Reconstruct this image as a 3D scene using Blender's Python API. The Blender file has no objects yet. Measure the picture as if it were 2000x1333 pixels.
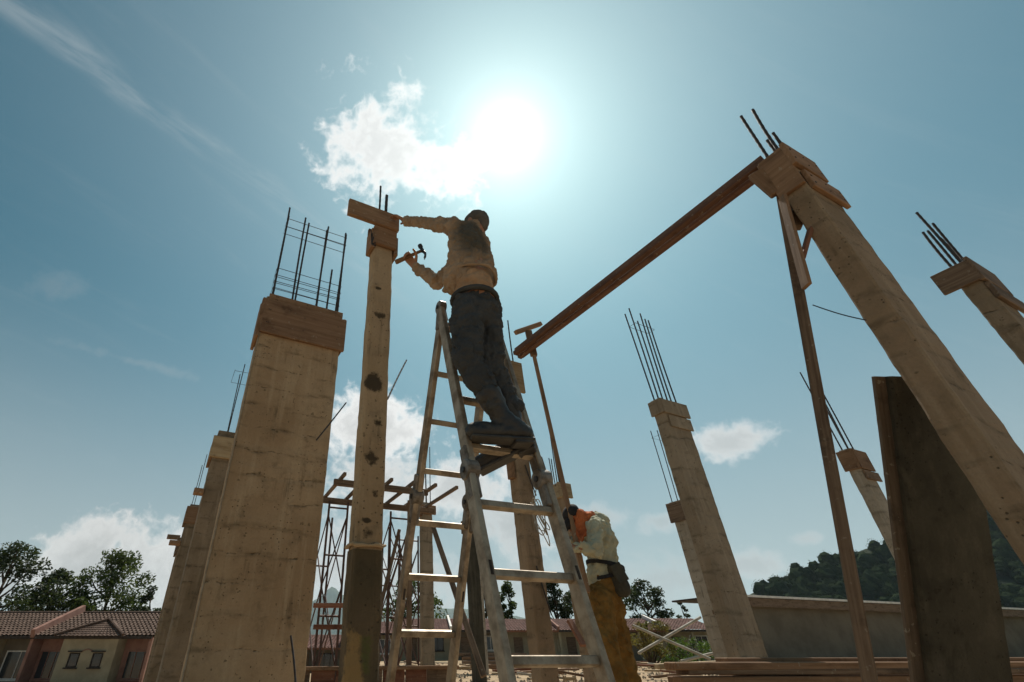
import bpy, math, random
from math import radians, sin, cos, atan, tan, pi, sqrt
from mathutils import Vector, Matrix, noise as mnoise

random.seed(7)
SC = bpy.context.scene
COL = SC.collection

# ------------------------------------------------------------------ camera
EYE = 0.5
PITCH = atan(925 / 1395)
CXP, CYP, FPX = 811.0, 666.5, 925.0
cd = bpy.data.cameras.new('camera')
cd.sensor_width = 36.0
cd.lens = 36.0 * FPX / 2000.0
cd.shift_x = (1000.0 - CXP) / 2000.0
cd.clip_start = 0.05
cd.clip_end = 20000
cam = bpy.data.objects.new('camera', cd)
COL.objects.link(cam)
cam.location = (0, 0, EYE)
cam.rotation_euler = (pi / 2 + PITCH, 0, 0)
SC.camera = cam

_c, _s = cos(PITCH), sin(PITCH)
def ray(px, py):
    yc = -(py - CYP) / FPX
    return Vector(((px - CXP) / FPX, _c - yc * _s, _s + yc * _c))
def at(px, py, D):
    r = ray(px, py)
    return Vector((0, 0, EYE)) + r * (D / r.y)
def atz(px, py, z):
    r = ray(px, py)
    return Vector((0, 0, EYE)) + r * ((z - EYE) / r.z)

# ------------------------------------------------------------------ sun, sky
SUN_DIR = ray(990, 268).normalized()
SUN_EL = math.asin(SUN_DIR.z)
SUN_AZ = math.atan2(SUN_DIR.x, SUN_DIR.y)
sl = bpy.data.lights.new('sun', 'SUN')
sl.energy = 5.0
sl.angle = radians(0.5)
sl.color = (1.0, 0.93, 0.82)
so = bpy.data.objects.new('sun', sl)
COL.objects.link(so)
so.rotation_euler = SUN_DIR.to_track_quat('Z', 'Y').to_euler()
so.location = (0, 0, 30)

SC.view_settings.view_transform = 'Standard'
SC.view_settings.look = 'None'
SC.view_settings.gamma = 1
SC.view_settings.exposure = 0.14
SC.view_settings.use_curve_mapping = False
SC.render.engine = 'CYCLES'
SC.cycles.max_bounces = 6
SC.cycles.diffuse_bounces = 4
SC.cycles.transparent_max_bounces = 8
SC.cycles.volume_bounces = 1

W = bpy.data.worlds.new('World')
SC.world = W
W.use_nodes = True
W.cycles.sampling_method = 'MANUAL'
W.cycles.sample_map_resolution = 512

class NT:
    """small node-building helper"""
    def __init__(s, tree):
        s.t = tree
        s.n = tree.nodes
        s.l = tree.links
    def put(s, sock, v):
        if isinstance(v, bpy.types.NodeSocket):
            s.l.new(v, sock)
        elif v is not None:
            if isinstance(v, Vector): v = tuple(v)
            if isinstance(v, (tuple, list)) and len(v) == 3 and sock.type == 'RGBA':
                v = (*v, 1)
            sock.default_value = v
    def math(s, op, a, b=None, c=None, clamp=False):
        n = s.n.new('ShaderNodeMath'); n.operation = op; n.use_clamp = clamp
        for i, v in enumerate((a, b, c)):
            if v is not None: s.put(n.inputs[i], v)
        return n.outputs[0]
    def vmath(s, op, a, b=None):
        n = s.n.new('ShaderNodeVectorMath'); n.operation = op
        s.put(n.inputs[0], a)
        if b is not None: s.put(n.inputs[3] if op == 'SCALE' else n.inputs[1], b)
        return n.outputs['Value'] if op in ('DOT_PRODUCT', 'LENGTH') else n.outputs[0]
    def noise(s, vec, scale, detail=4, rough=.55, dist=0, col=False):
        n = s.n.new('ShaderNodeTexNoise')
        s.put(n.inputs['Vector'], vec)
        n.inputs['Scale'].default_value = scale
        n.inputs['Detail'].default_value = detail
        n.inputs['Roughness'].default_value = rough
        n.inputs['Distortion'].default_value = dist
        return n.outputs['Color'] if col else n.outputs['Fac']
    def smooth(s, x, a, b, lo=0.0, hi=1.0):
        n = s.n.new('ShaderNodeMapRange'); n.interpolation_type = 'SMOOTHSTEP'
        s.put(n.inputs[0], x)
        for i, v in enumerate((a, b, lo, hi)): s.put(n.inputs[i + 1], v)
        return n.outputs[0]
    def mix(s, f, a, b, mode='MIX'):
        n = s.n.new('ShaderNodeMix'); n.data_type = 'RGBA'; n.blend_type = mode
        s.put(n.inputs[0], f); s.put(n.inputs[6], a); s.put(n.inputs[7], b)
        return n.outputs[2]
    def mapping(s, vec, scale=(1, 1, 1), loc=(0, 0, 0), rot=(0, 0, 0)):
        n = s.n.new('ShaderNodeMapping')
        s.put(n.inputs[0], vec)
        s.put(n.inputs['Scale'], scale); s.put(n.inputs['Location'], loc); s.put(n.inputs['Rotation'], rot)
        return n.outputs[0]

def build_sky():
    w = NT(W.node_tree)
    w.n.clear()
    out = w.n.new('ShaderNodeOutputWorld')
    bg = w.n.new('ShaderNodeBackground')
    w.l.new(bg.outputs[0], out.inputs[0])
    STR = 0.1
    bg.inputs[1].default_value = STR
    sky = w.n.new('ShaderNodeTexSky')
    sky.sky_type = 'NISHITA'
    sky.sun_disc = False
    sky.sun_elevation = SUN_EL
    sky.sun_rotation = SUN_AZ
    sky.air_density = 1.0
    sky.dust_density = 0.6
    sky.ozone_density = 1.0
    tc = w.n.new('ShaderNodeTexCoord')
    d = w.vmath('NORMALIZE', tc.outputs['Generated'])
    col = w.mix(1.0, sky.outputs[0], SKY_TINT, 'MULTIPLY')
    # the wide pale aureole of a hazy tropical sun
    mu = w.math('MAXIMUM', w.vmath('DOT_PRODUCT', d, tuple(SUN_DIR)), 0.0)
    for power, amt, c in AUREOLE:
        g = w.math('MULTIPLY', w.math('POWER', mu, power), amt / STR)
        col = w.mix(1.0, col, w.vmath('SCALE', tuple(c), g), 'ADD')
    # grey tropical haze low over the horizon, all the way round
    sepd = w.n.new('ShaderNodeSeparateXYZ'); w.put(sepd.inputs[0], d)
    col = w.mix(w.smooth(sepd.outputs[2], -.05, .60, .88, 0), col, tuple(v / STR for v in HORIZON))
    # clouds: noisy patches, each round its own direction in the sky
    n1 = w.noise(w.mapping(d, loc=(3.1, 1.7, 0.4)), 13.0, 10, .60, .3)
    n2 = w.noise(w.mapping(d, loc=(7.7, 2.3, 5.1)), 42.0, 7, .62)
    # billows: folded noise gives the rounded cauliflower edge of cumulus
    n3 = w.math('ABSOLUTE', w.math('SUBTRACT', w.noise(w.mapping(d, loc=(1.7, 9.3, 2.1)), 26.0, 5, .5), .5))
    nn = w.math('ADD', w.math('MULTIPLY', w.math('SUBTRACT', n1, .5), 2.6),
                w.math('ADD', w.math('MULTIPLY', w.math('SUBTRACT', n2, .5), .30), w.math('SUBTRACT', .22, w.math('MULTIPLY', n3, 2.4))))
    shade = w.math('ADD', .80, w.math('MULTIPLY', w.math('ADD', n1, n2), .20))
    tot = None; bright = None
    for (px, py, a, b, rot, amp, dens, soft, lum) in CLOUDS:
        cdir = ray(px, py).normalized()
        e1 = Vector((cdir.y, -cdir.x, 0)).normalized()
        e2 = e1.cross(cdir)
        if e2.z < 0: e2 = -e2
        f1 = e1 * cos(rot) + e2 * sin(rot)
        f2 = e2 * cos(rot) - e1 * sin(rot)
        q = w.math('MAXIMUM', w.vmath('DOT_PRODUCT', d, tuple(cdir)), .05)
        x = w.math('DIVIDE', w.vmath('DOT_PRODUCT', d, tuple(f1 / a)), q)
        y = w.math('DIVIDE', w.vmath('DOT_PRODUCT', d, tuple(f2 / b)), q)
        r = w.math('SQRT', w.math('ADD', w.math('MULTIPLY', x, x), w.math('MULTIPLY', y, y)))
        e = w.math('ADD', w.math('SUBTRACT', 1.0, r), w.math('MULTIPLY', nn, amp))
        m = w.math('MULTIPLY', w.smooth(e, 0.0, soft), dens)
        # brighter rims, greyer heart
        L = w.math('MULTIPLY', w.math('MULTIPLY', w.smooth(e, 0.2, 1.1, 1.06, .70), shade), lum)
        if tot is None: tot, bright = m, L
        else:
            k = w.math('GREATER_THAN', m, tot)
            bright = w.math('ADD', w.math('MULTIPLY', L, k), w.math('MULTIPLY', bright, w.math('SUBTRACT', 1.0, k)))
            tot = w.math('MAXIMUM', m, tot)
    # thin cirrus streaks, stretched along one direction of the sky
    a0 = ray(100, 60).normalized(); a1 = ray(420, 300).normalized()
    pole = a0.cross(a1).normalized(); along = (a1 - a0).normalized()
    third = pole.cross(along).normalized()
    vx = w.vmath('DOT_PRODUCT', d, tuple(along)); vy = w.vmath('DOT_PRODUCT', d, tuple(pole)); vz = w.vmath('DOT_PRODUCT', d, tuple(third))
    cmb = w.n.new('ShaderNodeCombineXYZ')
    w.put(cmb.inputs[0], w.math('MULTIPLY', vx, 2.0)); w.put(cmb.inputs[1], w.math('MULTIPLY', vy, 12.0)); w.put(cmb.inputs[2], vz)
    cn = w.noise(cmb.outputs[0], 1.6, 8, .65, .6)
    wob = w.math('MULTIPLY', w.math('SUBTRACT', w.noise(d, 5, 4), .5), .06)
    band = w.smooth(w.math('ABSOLUTE', w.math('ADD', vy, wob)), 0.0, .035, 1.0, 0.0)
    half = w.smooth(w.vmath('DOT_PRODUCT', d, tuple(ray(300, 250).normalized())), .80, .96)
    cir = w.math('MULTIPLY', w.math('MULTIPLY', band, half), w.smooth(cn, .38, .72, 0, .26))
    cir2 = w.math('MULTIPLY', w.smooth(cn, .5, .85, 0, .06), 1.0)
    cir = w.math('MAXIMUM', cir, cir2)
    col = w.mix(cir, col, tuple(v / STR for v in (.62, .64, .63)))
    # cloud light: reflected sky light plus the glow of the sun behind
    glow = w.math('MULTIPLY', w.math('POWER', mu, 8.0), .34)
    lum = w.math('MULTIPLY', w.math('ADD', bright, glow), 1.0 / STR)
    cc = w.vmath('SCALE', (1.0, .985, .955), lum)
    col = w.mix(tot, col, cc)
    w.put(bg.inputs[0], col)

SKY_TINT = (0.10, 0.47, 0.43)
AUREOLE = [(4.0, 0.25, (.87, .97, 1)), (20.0, 0.19, (1.1, .95, .95)), (60.0, 0.17, (1.2, .93, .91)), (260.0, 0.26, (1.15, .95, .92)), (1200.0, .6, (1, .98, .95))]
HORIZON = (.43, .45, .46)
#         px    py    a    b   rot  amp  dens soft lum
CLOUDS = [(735, 285, .115, .125, 0.3, 0.95, .82, 0.75, 0.79),
          (850, 345, .12, .075, -.35, 0.95, .80, 0.80, 0.90),
          (720, 835, .16, .085, -.1, 0.71, .92, 0.59, 0.80),
          (740, 940, .16, .07, 0, 0.77, .85, 0.67, 0.72),
          (900, 950, .15, .06, 0, 0.77, .85, 0.67, 0.72),
          (990, 1030, .10, .06, 0, 0.77, .75, 0.75, 0.64),
          (1425, 862, .075, .036, 0, 0.77, .75, 0.75, 0.72),
          (1160, 1010, .08, .03, 0, 0.85, .5, 0.89, 0.62),
          (1470, 1105, .07, .03, 0, 0.85, .6, 0.89, 0.61),
          (1290, 1020, .05, .02, 0, 0.85, .45, 0.89, 0.62),
          (1570, 1052, .03, .012, 0, 0.85, .5, 0.89, 0.60),
          (225, 1105, .15, .085, -.05, 0.68, .95, 0.43, 0.64),
          (90, 1130, .13, .055, 0, 0.77, .9, 0.59, 0.54),
          (300, 1125, .12, .10, 0, 0.68, .95, 0.51, 0.68),
          (420, 1130, .20, .09, 0, 0.77, .9, 0.59, 0.62),
          (650, 1110, .18, .10, 0, 0.77, .8, 0.75, 0.68),
          (800, 1150, .25, .07, 0, 0.77, .7, 0.89, 0.62),
          (100, 552, .05, .03, .6, 1.02, .16, 1.46, 0.59),
          (260, 705, .10, .012, 0, 1.02, .22, 1.46, 0.59),
          (1000, 1150, .22, .05, 0, 0.77, .6, 1.01, 0.59),
          (1250, 1140, .25, .05, 0, 0.77, .5, 1.17, 0.54)]
build_sky()

# ------------------------------------------------------------------ mesh helpers
def rotz(a): return Matrix.Rotation(a, 3, 'Z')

class MB:
    def __init__(s): s.v = []; s.f = []; s.uv = []
    def add(s, vs, fs, uvs=None):
        o = len(s.v)
        s.v += [Vector(v) for v in vs]
        s.f += [tuple(i + o for i in f) for f in fs]
        s.uv += list(uvs) if uvs else [(v[0], v[1] + v[2] * .7) for v in vs]
        return s
    def box(s, c, size, R=None, ch=None):
        c = Vector(c); hx, hy, hz = (v / 2 for v in size)
        if ch is None: ch = min(.006, min(size) * .12)
        R = R or Matrix.Identity(3)
        P = []; idx = {}
        for sx in (-1, 1):
            for sy in (-1, 1):
                for sz in (-1, 1):
                    idx[(sx, sy, sz)] = len(P)
                    P += [(sx * (hx - ch), sy * (hy - ch), sz * hz), (sx * (hx - ch), sy * hy, sz * (hz - ch)), (sx * hx, sy * (hy - ch), sz * (hz - ch))]
        F = []
        g = lambda x, y, z, k: idx[(x, y, z)] + k
        for q in (-1, 1):
            F.append([g(a, b, q, 0) for a, b in ((-1, -1), (1, -1), (1, 1), (-1, 1))][::q])
            F.append([g(a, q, b, 1) for a, b in ((-1, -1), (-1, 1), (1, 1), (1, -1))][::q])
            F.append([g(q, a, b, 2) for a, b in ((-1, -1), (1, -1), (1, 1), (-1, 1))][::q])
        for a in (-1, 1):
            for b in (-1, 1):
                k = a * b
                F.append([g(-1, a, b, 0), g(1, a, b, 0), g(1, a, b, 1), g(-1, a, b, 1)][::-k])
                F.append([g(a, -1, b, 0), g(a, 1, b, 0), g(a, 1, b, 2), g(a, -1, b, 2)][::k])
                F.append([g(a, b, -1, 1), g(a, b, 1, 1), g(a, b, 1, 2), g(a, b, -1, 2)][::-k])
                for cc in (-1, 1):
                    F.append([g(a, b, cc, 0), g(a, b, cc, 1), g(a, b, cc, 2)][::-(a * b * cc)])
        o = random.uniform(0, 20)
        uv = [(p[0] + o, p[1] + p[2] * .73 + o) for p in P]
        return s.add([c + R @ Vector(p) for p in P], F, uv)
    def beam(s, p0, p1, w, h, up=(0, 0, 1), ch=None):
        p0 = Vector(p0); p1 = Vector(p1); x = (p1 - p0); L = x.length; x.normalize()
        y = Vector(up).cross(x)
        if y.length < 1e-4: y = Vector((0, 1, 0)).cross(x)
        y.normalize(); z = x.cross(y)
        R = Matrix((x, y, z)).transposed()
        return s.box((p0 + p1) / 2, (L, w, h), R, ch)
    def tube(s, pts, r, n=8, r1=None, cap=True):
        pts = [Vector(p) for p in pts]; m = len(pts)
        rs = r if isinstance(r, (list, tuple)) else [r + ((r1 if r1 is not None else r) - r) * i / max(1, m - 1) for i in range(m)]
        vs = []; uv = []; acc = 0; ref = None
        for i, p in enumerate(pts):
            t = (pts[min(i + 1, m - 1)] - pts[max(i - 1, 0)]).normalized()
            if ref is None: ref = Vector((0, 0, 1)) if abs(t.z) < .9 else Vector((1, 0, 0))
            a = (ref - t * ref.dot(t)).normalized(); b = t.cross(a); ref = a
            if i: acc += (p - pts[i - 1]).length
            for k in range(n):
                th = 2 * pi * k / n
                vs.append(p + (a * cos(th) + b * sin(th)) * rs[i]); uv.append((acc, k / n * .2))
        fs = [(i * n + k, i * n + (k + 1) % n, (i + 1) * n + (k + 1) % n, (i + 1) * n + k) for i in range(m - 1) for k in range(n)]
        if cap: fs += [tuple(range(n))[::-1], tuple((m - 1) * n + k for k in range(n))]
        return s.add(vs, fs, uv)
    def bar(s, p0, p1, r=.008, kink=.004, n=6):
        """a deformed reinforcement bar: slightly bent, with ribs"""
        p0 = Vector(p0); p1 = Vector(p1); L = (p1 - p0).length; m = max(4, int(L / .03))
        off = Vector((random.uniform(-1, 1), random.uniform(-1, 1), 0)) * kink
        pts = [p0.lerp(p1, i / m) + off * sin(pi * i / m) for i in range(m + 1)]
        return s.tube(pts, [r * (1.08 if i % 2 else .92) for i in range(m + 1)], n)
    def ellipsoid(s, c, rad, R=None, nu=16, nv=10):
        c = Vector(c); R = R or Matrix.Identity(3); vs = []
        for j in range(1, nv):
            ph = pi * j / nv
            for i in range(nu):
                th = 2 * pi * i / nu
                vs.append(c + R @ Vector((rad[0] * sin(ph) * cos(th), rad[1] * sin(ph) * sin(th), rad[2] * cos(ph))))
        a = len(vs); vs.append(c + R @ Vector((0, 0, rad[2]))); vs.append(c + R @ Vector((0, 0, -rad[2])))
        fs = []
        for j in range(nv - 2):
            for i in range(nu):
                k = (i + 1) % nu
                fs.append((j * nu + i, (j + 1) * nu + i, (j + 1) * nu + k, j * nu + k))
        for i in range(nu):
            k = (i + 1) % nu
            fs.append((i, k, a)); fs.append(((nv - 2) * nu + k, (nv - 2) * nu + i, a + 1))
        return s.add(vs, fs)
    def capsule(s, p0, r0, p1, r1, n=14):
        p0 = Vector(p0); p1 = Vector(p1); t = (p1 - p0); L = t.length; t.normalize()
        pts = []; rs = []
        for a in (-80, -50, -20): pts.append(p0 + t * r0 * sin(radians(a))); rs.append(r0 * cos(radians(a)))
        for k in (0, .25, .5, .75, 1): pts.append(p0.lerp(p1, k)); rs.append(r0 + (r1 - r0) * k)
        for a in (20, 50, 80): pts.append(p1 + t * r1 * sin(radians(a))); rs.append(r1 * cos(radians(a)))
        return s.tube(pts, rs, n)
    def chain(s, pts, rs, n=14):
        for i in range(len(pts) - 1): s.capsule(pts[i], rs[i], pts[i + 1], rs[i + 1], n)
        return s
    def build(s, name, m, parent=None, smooth=False, origin=None):
        me = bpy.data.meshes.new(name)
        o = origin
        if o is None:
            o = Vector((0, 0, 0))
            p = parent
            while p is not None: o = o + p.location; p = p.parent
        me.from_pydata([v - o for v in s.v], [], s.f)
        uvl = me.uv_layers.new(name='UVMap')
        data = [c for l in me.loops for c in s.uv[l.vertex_index]]
        uvl.data.foreach_set('uv', data)
        if m: me.materials.append(m)
        if smooth: me.polygons.foreach_set('use_smooth', [True] * len(me.polygons))
        me.update()
        ob = bpy.data.objects.new(name, me); COL.objects.link(ob)
        if parent: ob.parent = parent
        elif origin is not None: ob.location = origin
        return ob

def tag(o, label=None, cat=None, group=None, kind=None):
    if label: o['label'] = label
    if cat: o['category'] = cat
    if group: o['group'] = group
    if kind: o['kind'] = kind
    return o
def thing(name, label, cat, loc=(0, 0, 0), group=None):
    o = bpy.data.objects.new(name, None); COL.objects.link(o)
    o.location = loc; o.empty_display_size = .1
    return tag(o, label, cat, group)
def copy_tree(o, parent=None):
    c = o.copy(); COL.objects.link(c); c.parent = parent
    for ch in list(o.children): copy_tree(ch, c)
    return c

# ------------------------------------------------------------------ materials
def new_mat(name):
    m = bpy.data.materials.new(name); m.use_nodes = True
    t = NT(m.node_tree); b = t.n['Principled BSDF']
    return m, t, b
def coords(t, kind='Object'):
    tc = t.n.new('ShaderNodeTexCoord'); oi = t.n.new('ShaderNodeObjectInfo')
    off = t.vmath('SCALE', (13.7, 9.1, 17.3), oi.outputs['Random'])
    return tc.outputs[kind], t.vmath('ADD', tc.outputs[kind], off), oi.outputs['Random']
def bump(t, b, h, dist=.01, st=.6):
    n = t.n.new('ShaderNodeBump'); n.inputs['Distance'].default_value = dist; n.inputs['Strength'].default_value = st
    t.put(n.inputs['Height'], h); t.put(b.inputs['Normal'], n.outputs[0])

def mat_concrete(name, base, dark, light, stain=(.05, .045, .025), st_amt=.55, patches=None, lines=True):
    m, t, b = new_mat(name)
    p0, p, rnd = coords(t)
    big = t.noise(p, 1.6, 6, .6)
    med = t.noise(p, 7, 8, .65)
    fine = t.noise(p, 70, 4, .7)
    vert = t.noise(t.mapping(p, (9, 9, .7)), 1.5, 6, .6)
    c = t.mix(t.smooth(big, .36, .64), base, dark)
    c = t.mix(t.smooth(vert, .48, .72, 0, .55), c, light)
    c = t.mix(t.smooth(med, .52, .74, 0, st_amt), c, stain)
    c = t.mix(t.smooth(fine, .35, .75, 0, .35), c, tuple(v * .6 for v in base))
    spots = t.smooth(t.noise(p, 24, 3, .5), .66, .74, 0, .55)
    c = t.mix(spots, c, stain)
    # rain streaks, greenish-black grime, air holes left by the formwork
    grime = t.math('MULTIPLY', t.smooth(t.noise(t.mapping(p, (14, 14, 1.1)), 1.3, 6, .65), .50, .70), t.smooth(t.noise(p, 2.3, 5, .65), .45, .62))
    c = t.mix(t.math('MULTIPLY', grime, .55), c, stain)
    vo = t.n.new('ShaderNodeTexVoronoi'); vo.inputs['Scale'].default_value = 34; t.put(vo.inputs['Vector'], p)
    hole = t.math('MULTIPLY', t.smooth(vo.outputs['Distance'], .10, .19, 1, 0), t.smooth(t.noise(p, 3.5, 3), .46, .56))
    c = t.mix(t.math('MULTIPLY', hole, .7), c, stain)
    h = t.math('SUBTRACT', t.math('ADD', t.math('MULTIPLY', med, .6), t.math('MULTIPLY', fine, .35)), t.math('MULTIPLY', hole, .8))
    if lines:
        # rough cold joints left by the pours
        warp = t.math('MULTIPLY', t.math('SUBTRACT', t.noise(p, 5, 4), .5), .10)
        sep = t.n.new('ShaderNodeSeparateXYZ'); t.put(sep.inputs[0], p)
        z = t.math('ADD', sep.outputs[2], warp)
        saw = t.math('ABSOLUTE', t.math('SUBTRACT', t.math('FRACT', t.math('MULTIPLY', z, 5.1)), .5))
        ln = t.math('MULTIPLY', t.smooth(saw, .0, .05, 1, 0), t.math('MULTIPLY', t.smooth(t.noise(t.mapping(p, (3.5, 3.5, 9)), 2.0, 5, .7), .47, .66), t.smooth(t.noise(p, 38, 3), .38, .6)))
        c = t.mix(t.math('MULTIPLY', ln, .85), c, stain)
        wide = t.math('MULTIPLY', t.smooth(saw, .0, .22, 1, 0), t.smooth(t.noise(t.mapping(p, (2, 2, 6)), 2.4, 4), .45, .65))
        c = t.mix(t.math('MULTIPLY', wide, .42), c, stain)
        h = t.math('SUBTRACT', h, t.math('MULTIPLY', ln, .9))
    if patches:
        for (pc, rad, colr, amt) in patches:
            dv = t.vmath('LENGTH', t.mapping(p0, tuple(1 / r for r in rad), tuple(-a / r for a, r in zip(pc, rad))))
            e = t.math('ADD', dv, t.math('MULTIPLY', t.math('SUBTRACT', t.noise(p, 14, 6, .7), .5), 1.5))
            c = t.mix(t.smooth(e, .75, 1.05, amt, 0), c, colr)
    t.put(b.inputs['Base Color'], c)
    b.inputs['Roughness'].default_value = .92
    b.inputs['Specular IOR Level'].default_value = .25
    bump(t, b, h, .012, .8)
    return m

def mat_wood(name, base, dark, light, rough=.85, grain=1.0):
    m, t, b = new_mat(name)
    uv, p, rnd = coords(t, 'UV')
    off = t.vmath('ADD', uv, t.vmath('SCALE', (7.3, 3.1, 0), rnd))
    g = t.noise(t.mapping(off, (1.5, 60, 1)), 1.0 * grain, 8, .65, .4)
    g2 = t.noise(t.mapping(off, (1, 6, 1)), 1.6, 5, .6)
    o0, op, _ = coords(t)
    d = t.noise(op, 6, 6, .65)
    c = t.mix(t.smooth(g, .35, .68), light, base)
    c = t.mix(t.smooth(g2, .45, .75, 0, .8), c, dark)
    c = t.mix(t.smooth(d, .52, .75, 0, .6), c, tuple(v * .5 for v in dark))
    k = t.smooth(t.noise(op, 26, 3), .64, .7, 0, .4)
    c = t.mix(k, c, (.33, .29, .22))
    v = t.math('ADD', .8, t.math('MULTIPLY', rnd, .4))
    c = t.mix(1.0, c, t.vmath('SCALE', (1, 1, 1), v), 'MULTIPLY')
    t.put(b.inputs['Base Color'], c); b.inputs['Roughness'].default_value = rough
    b.inputs['Specular IOR Level'].default_value = .25
    bump(t, b, t.math('ADD', g, t.math('MULTIPLY', d, .5)), .004, .7)
    return m

def mat_plain(name, base, var=None, scale=8, rough=.8, metal=0, spec=.3, bmp=.3, bdist=.004, fine=60):
    m, t, b = new_mat(name)
    p0, p, rnd = coords(t)
    n = t.noise(p, scale, 7, .62)
    f = t.noise(p, fine, 4, .6)
    c = t.mix(t.smooth(n, .36, .66), base, var or tuple(v * .6 for v in base))
    c = t.mix(t.smooth(f, .5, .8, 0, .35), c, tuple(v * .55 for v in base))
    t.put(b.inputs['Base Color'], c)
    t.put(b.inputs['Roughness'], t.smooth(n, .2, .8, max(.05, rough - .12), min(1, rough + .1)))
    b.inputs['Metallic'].default_value = metal
    b.inputs['Specular IOR Level'].default_value = spec
    if bmp: bump(t, b, t.math('ADD', n, t.math('MULTIPLY', f, .6)), bdist, bmp)
    return m

def mat_leaf(name, a, bcol, trans=.35):
    m, t, b = new_mat(name)
    p0, p, rnd = coords(t)
    n = t.noise(p, .6, 4, .6); f = t.noise(p, 5, 2)
    c = t.mix(t.smooth(n, .35, .65), a, bcol)
    c = t.mix(t.smooth(f, .4, .7, 0, .6), c, tuple(v * .5 for v in a))
    t.put(b.inputs['Base Color'], c); b.inputs['Roughness'].default_value = .55
    b.inputs['Specular IOR Level'].default_value = .15
    tr = t.n.new('ShaderNodeBsdfTranslucent'); t.put(tr.inputs[0], t.mix(.5, c, (.10, .13, .02)))
    mx = t.n.new('ShaderNodeMixShader'); mx.inputs[0].default_value = trans
    t.l.new(b.outputs[0], mx.inputs[1]); t.l.new(tr.outputs[0], mx.inputs[2])
    t.l.new(mx.outputs[0], t.n['Material Output'].inputs[0])
    return m

CONC_STAIN = (.045, .036, .022)
M = {}
M['conc_warm'] = mat_concrete('concrete warm', (.31, .225, .15), (.225, .16, .10), (.37, .285, .195), CONC_STAIN, .45)
M['conc_grey'] = mat_concrete('concrete grey', (.32, .26, .19), (.235, .185, .13), (.40, .335, .26), CONC_STAIN, .40)
M['conc_old'] = mat_concrete('concrete old', (.25, .19, .13), (.165, .125, .082), (.32, .255, .185), CONC_STAIN, .65)
M['conc_pale'] = mat_concrete('concrete pale', (.37, .325, .265), (.28, .235, .18), (.44, .40, .34), CONC_STAIN, .35)
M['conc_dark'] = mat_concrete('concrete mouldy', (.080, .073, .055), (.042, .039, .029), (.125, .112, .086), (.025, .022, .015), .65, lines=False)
M['wood'] = mat_wood('timber brown', (0.1944, 0.1116, 0.0612), (0.0936, 0.0504, 0.0288), (0.2592, 0.1584, 0.0936))
M['wood_red'] = mat_wood('timber red', (0.18, 0.072, 0.0432), (0.0792, 0.0324, 0.0216), (0.2376, 0.1152, 0.072))
M['board_grimy'] = mat_wood('grimy board', (.085, .062, .044), (.045, .034, .025), (.125, .095, .07))
M['wood_collar'] = mat_wood('collar timber', (.17, .095, .055), (.085, .045, .028), (.225, .14, .085))
M['wood_dark'] = mat_wood('timber dark', (.115, .075, .05), (.05, .034, .024), (.20, .14, .095))
M['beam'] = mat_wood('beam timber', (.105, .054, .038), (.05, .027, .02), (.15, .084, .058))
M['wood_pale'] = mat_wood('timber pale', (0.3024, 0.216, 0.1224), (0.1872, 0.1224, 0.0648), (0.3744, 0.288, 0.18))
M['rebar'] = mat_plain('rebar', (.045, .05, .055), (.07, .05, .04), 30, .75, .3, .3, .3)
M['wire'] = mat_plain('wire', (.05, .055, .06), None, 30, .6, .5, .3, 0)
M['alu'] = mat_plain('worn aluminium', (.40, .325, .24), (.185, .14, .098), 11, .5, .4, .4, .35, .003, 45)
M['hinge'] = mat_plain('ladder hinge', (.25, .22, .19), (.11, .09, .07), 20, .6, .4, .4, .35, .003)
M['rubber'] = mat_plain('black rubber', (.022, .022, .024), (.05, .046, .04), 16, .5, 0, .4, .3, .004)
M['skin'] = mat_plain('skin', (.33, .17, .10), (.26, .125, .07), 14, .55, 0, .35, .2, .002)
M['trouser_dark'] = mat_plain('dark trousers', (.046, .050, .054), (.066, .068, .070), 9, .95, 0, .1, .5, .006, 140)
M['undershirt'] = mat_plain('tan undershirt', (.40, .26, .16), (.31, .19, .11), 10, .95, 0, .1, .5, .006, 120)
M['trouser_must'] = mat_plain('mustard trousers', (.235, .135, .042), (.155, .085, .026), 9, .95, 0, .1, .5, .006, 140)
M['sweater'] = mat_plain('pale sweater', (0.48, 0.464, 0.336), (0.384, 0.368, 0.272), 9, .95, 0, .1, .5, .006, 160)
M['orange'] = mat_plain('orange cloth', (.52, .155, .06), (.38, .10, .04), 12, .9, 0, .1, .5, .006, 120)
M['black_cloth'] = mat_plain('black cloth', (.02, .02, .024), (.035, .034, .034), 15, .85, 0, .2, .4, .004, 120)
M['cap_grey'] = mat_plain('grey cap', (.13, .115, .10), (.09, .08, .07), 12, .9, 0, .15, .4, .004, 120)
M['pouch'] = mat_plain('tool pouch', (.05, .048, .038), (.08, .07, .05), 14, .8, 0, .25, .5, .005, 90)
M['steel'] = mat_plain('tool steel', (.09, .09, .095), (.05, .05, .05), 30, .45, .7, .4, .1)
M['scaffold'] = mat_plain('rusty scaffold tube', (.115, .065, .05), (.07, .05, .045), 12, .7, .3, .3, .3)
M['bark'] = mat_plain('bark', (.10, .075, .05), (.06, .045, .03), 6, .95, 0, .1, .6, .02)
M['leaf'] = mat_leaf('leaves green', (.045, .075, .02), (.075, .10, .028))
M['leaf_dark'] = mat_leaf('leaves dark', (.028, .045, .02), (.04, .06, .028), .22)
M['leaf_hill'] = mat_leaf('hill leaves', (.024, .036, .019), (.040, .054, .025), .10)
M['leaf_hill'].node_tree.nodes['Principled BSDF'].inputs['Specular IOR Level'].default_value = 0
M['leaf_hill'].node_tree.nodes['Principled BSDF'].inputs['Roughness'].default_value = 1
M['leaf_yel'] = mat_leaf('leaves yellowing', (.24, .16, .05), (.08, .09, .025))
M['leaf_fresh'] = mat_leaf('leaves fresh', (.06, .13, .025), (.09, .15, .03))
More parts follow.
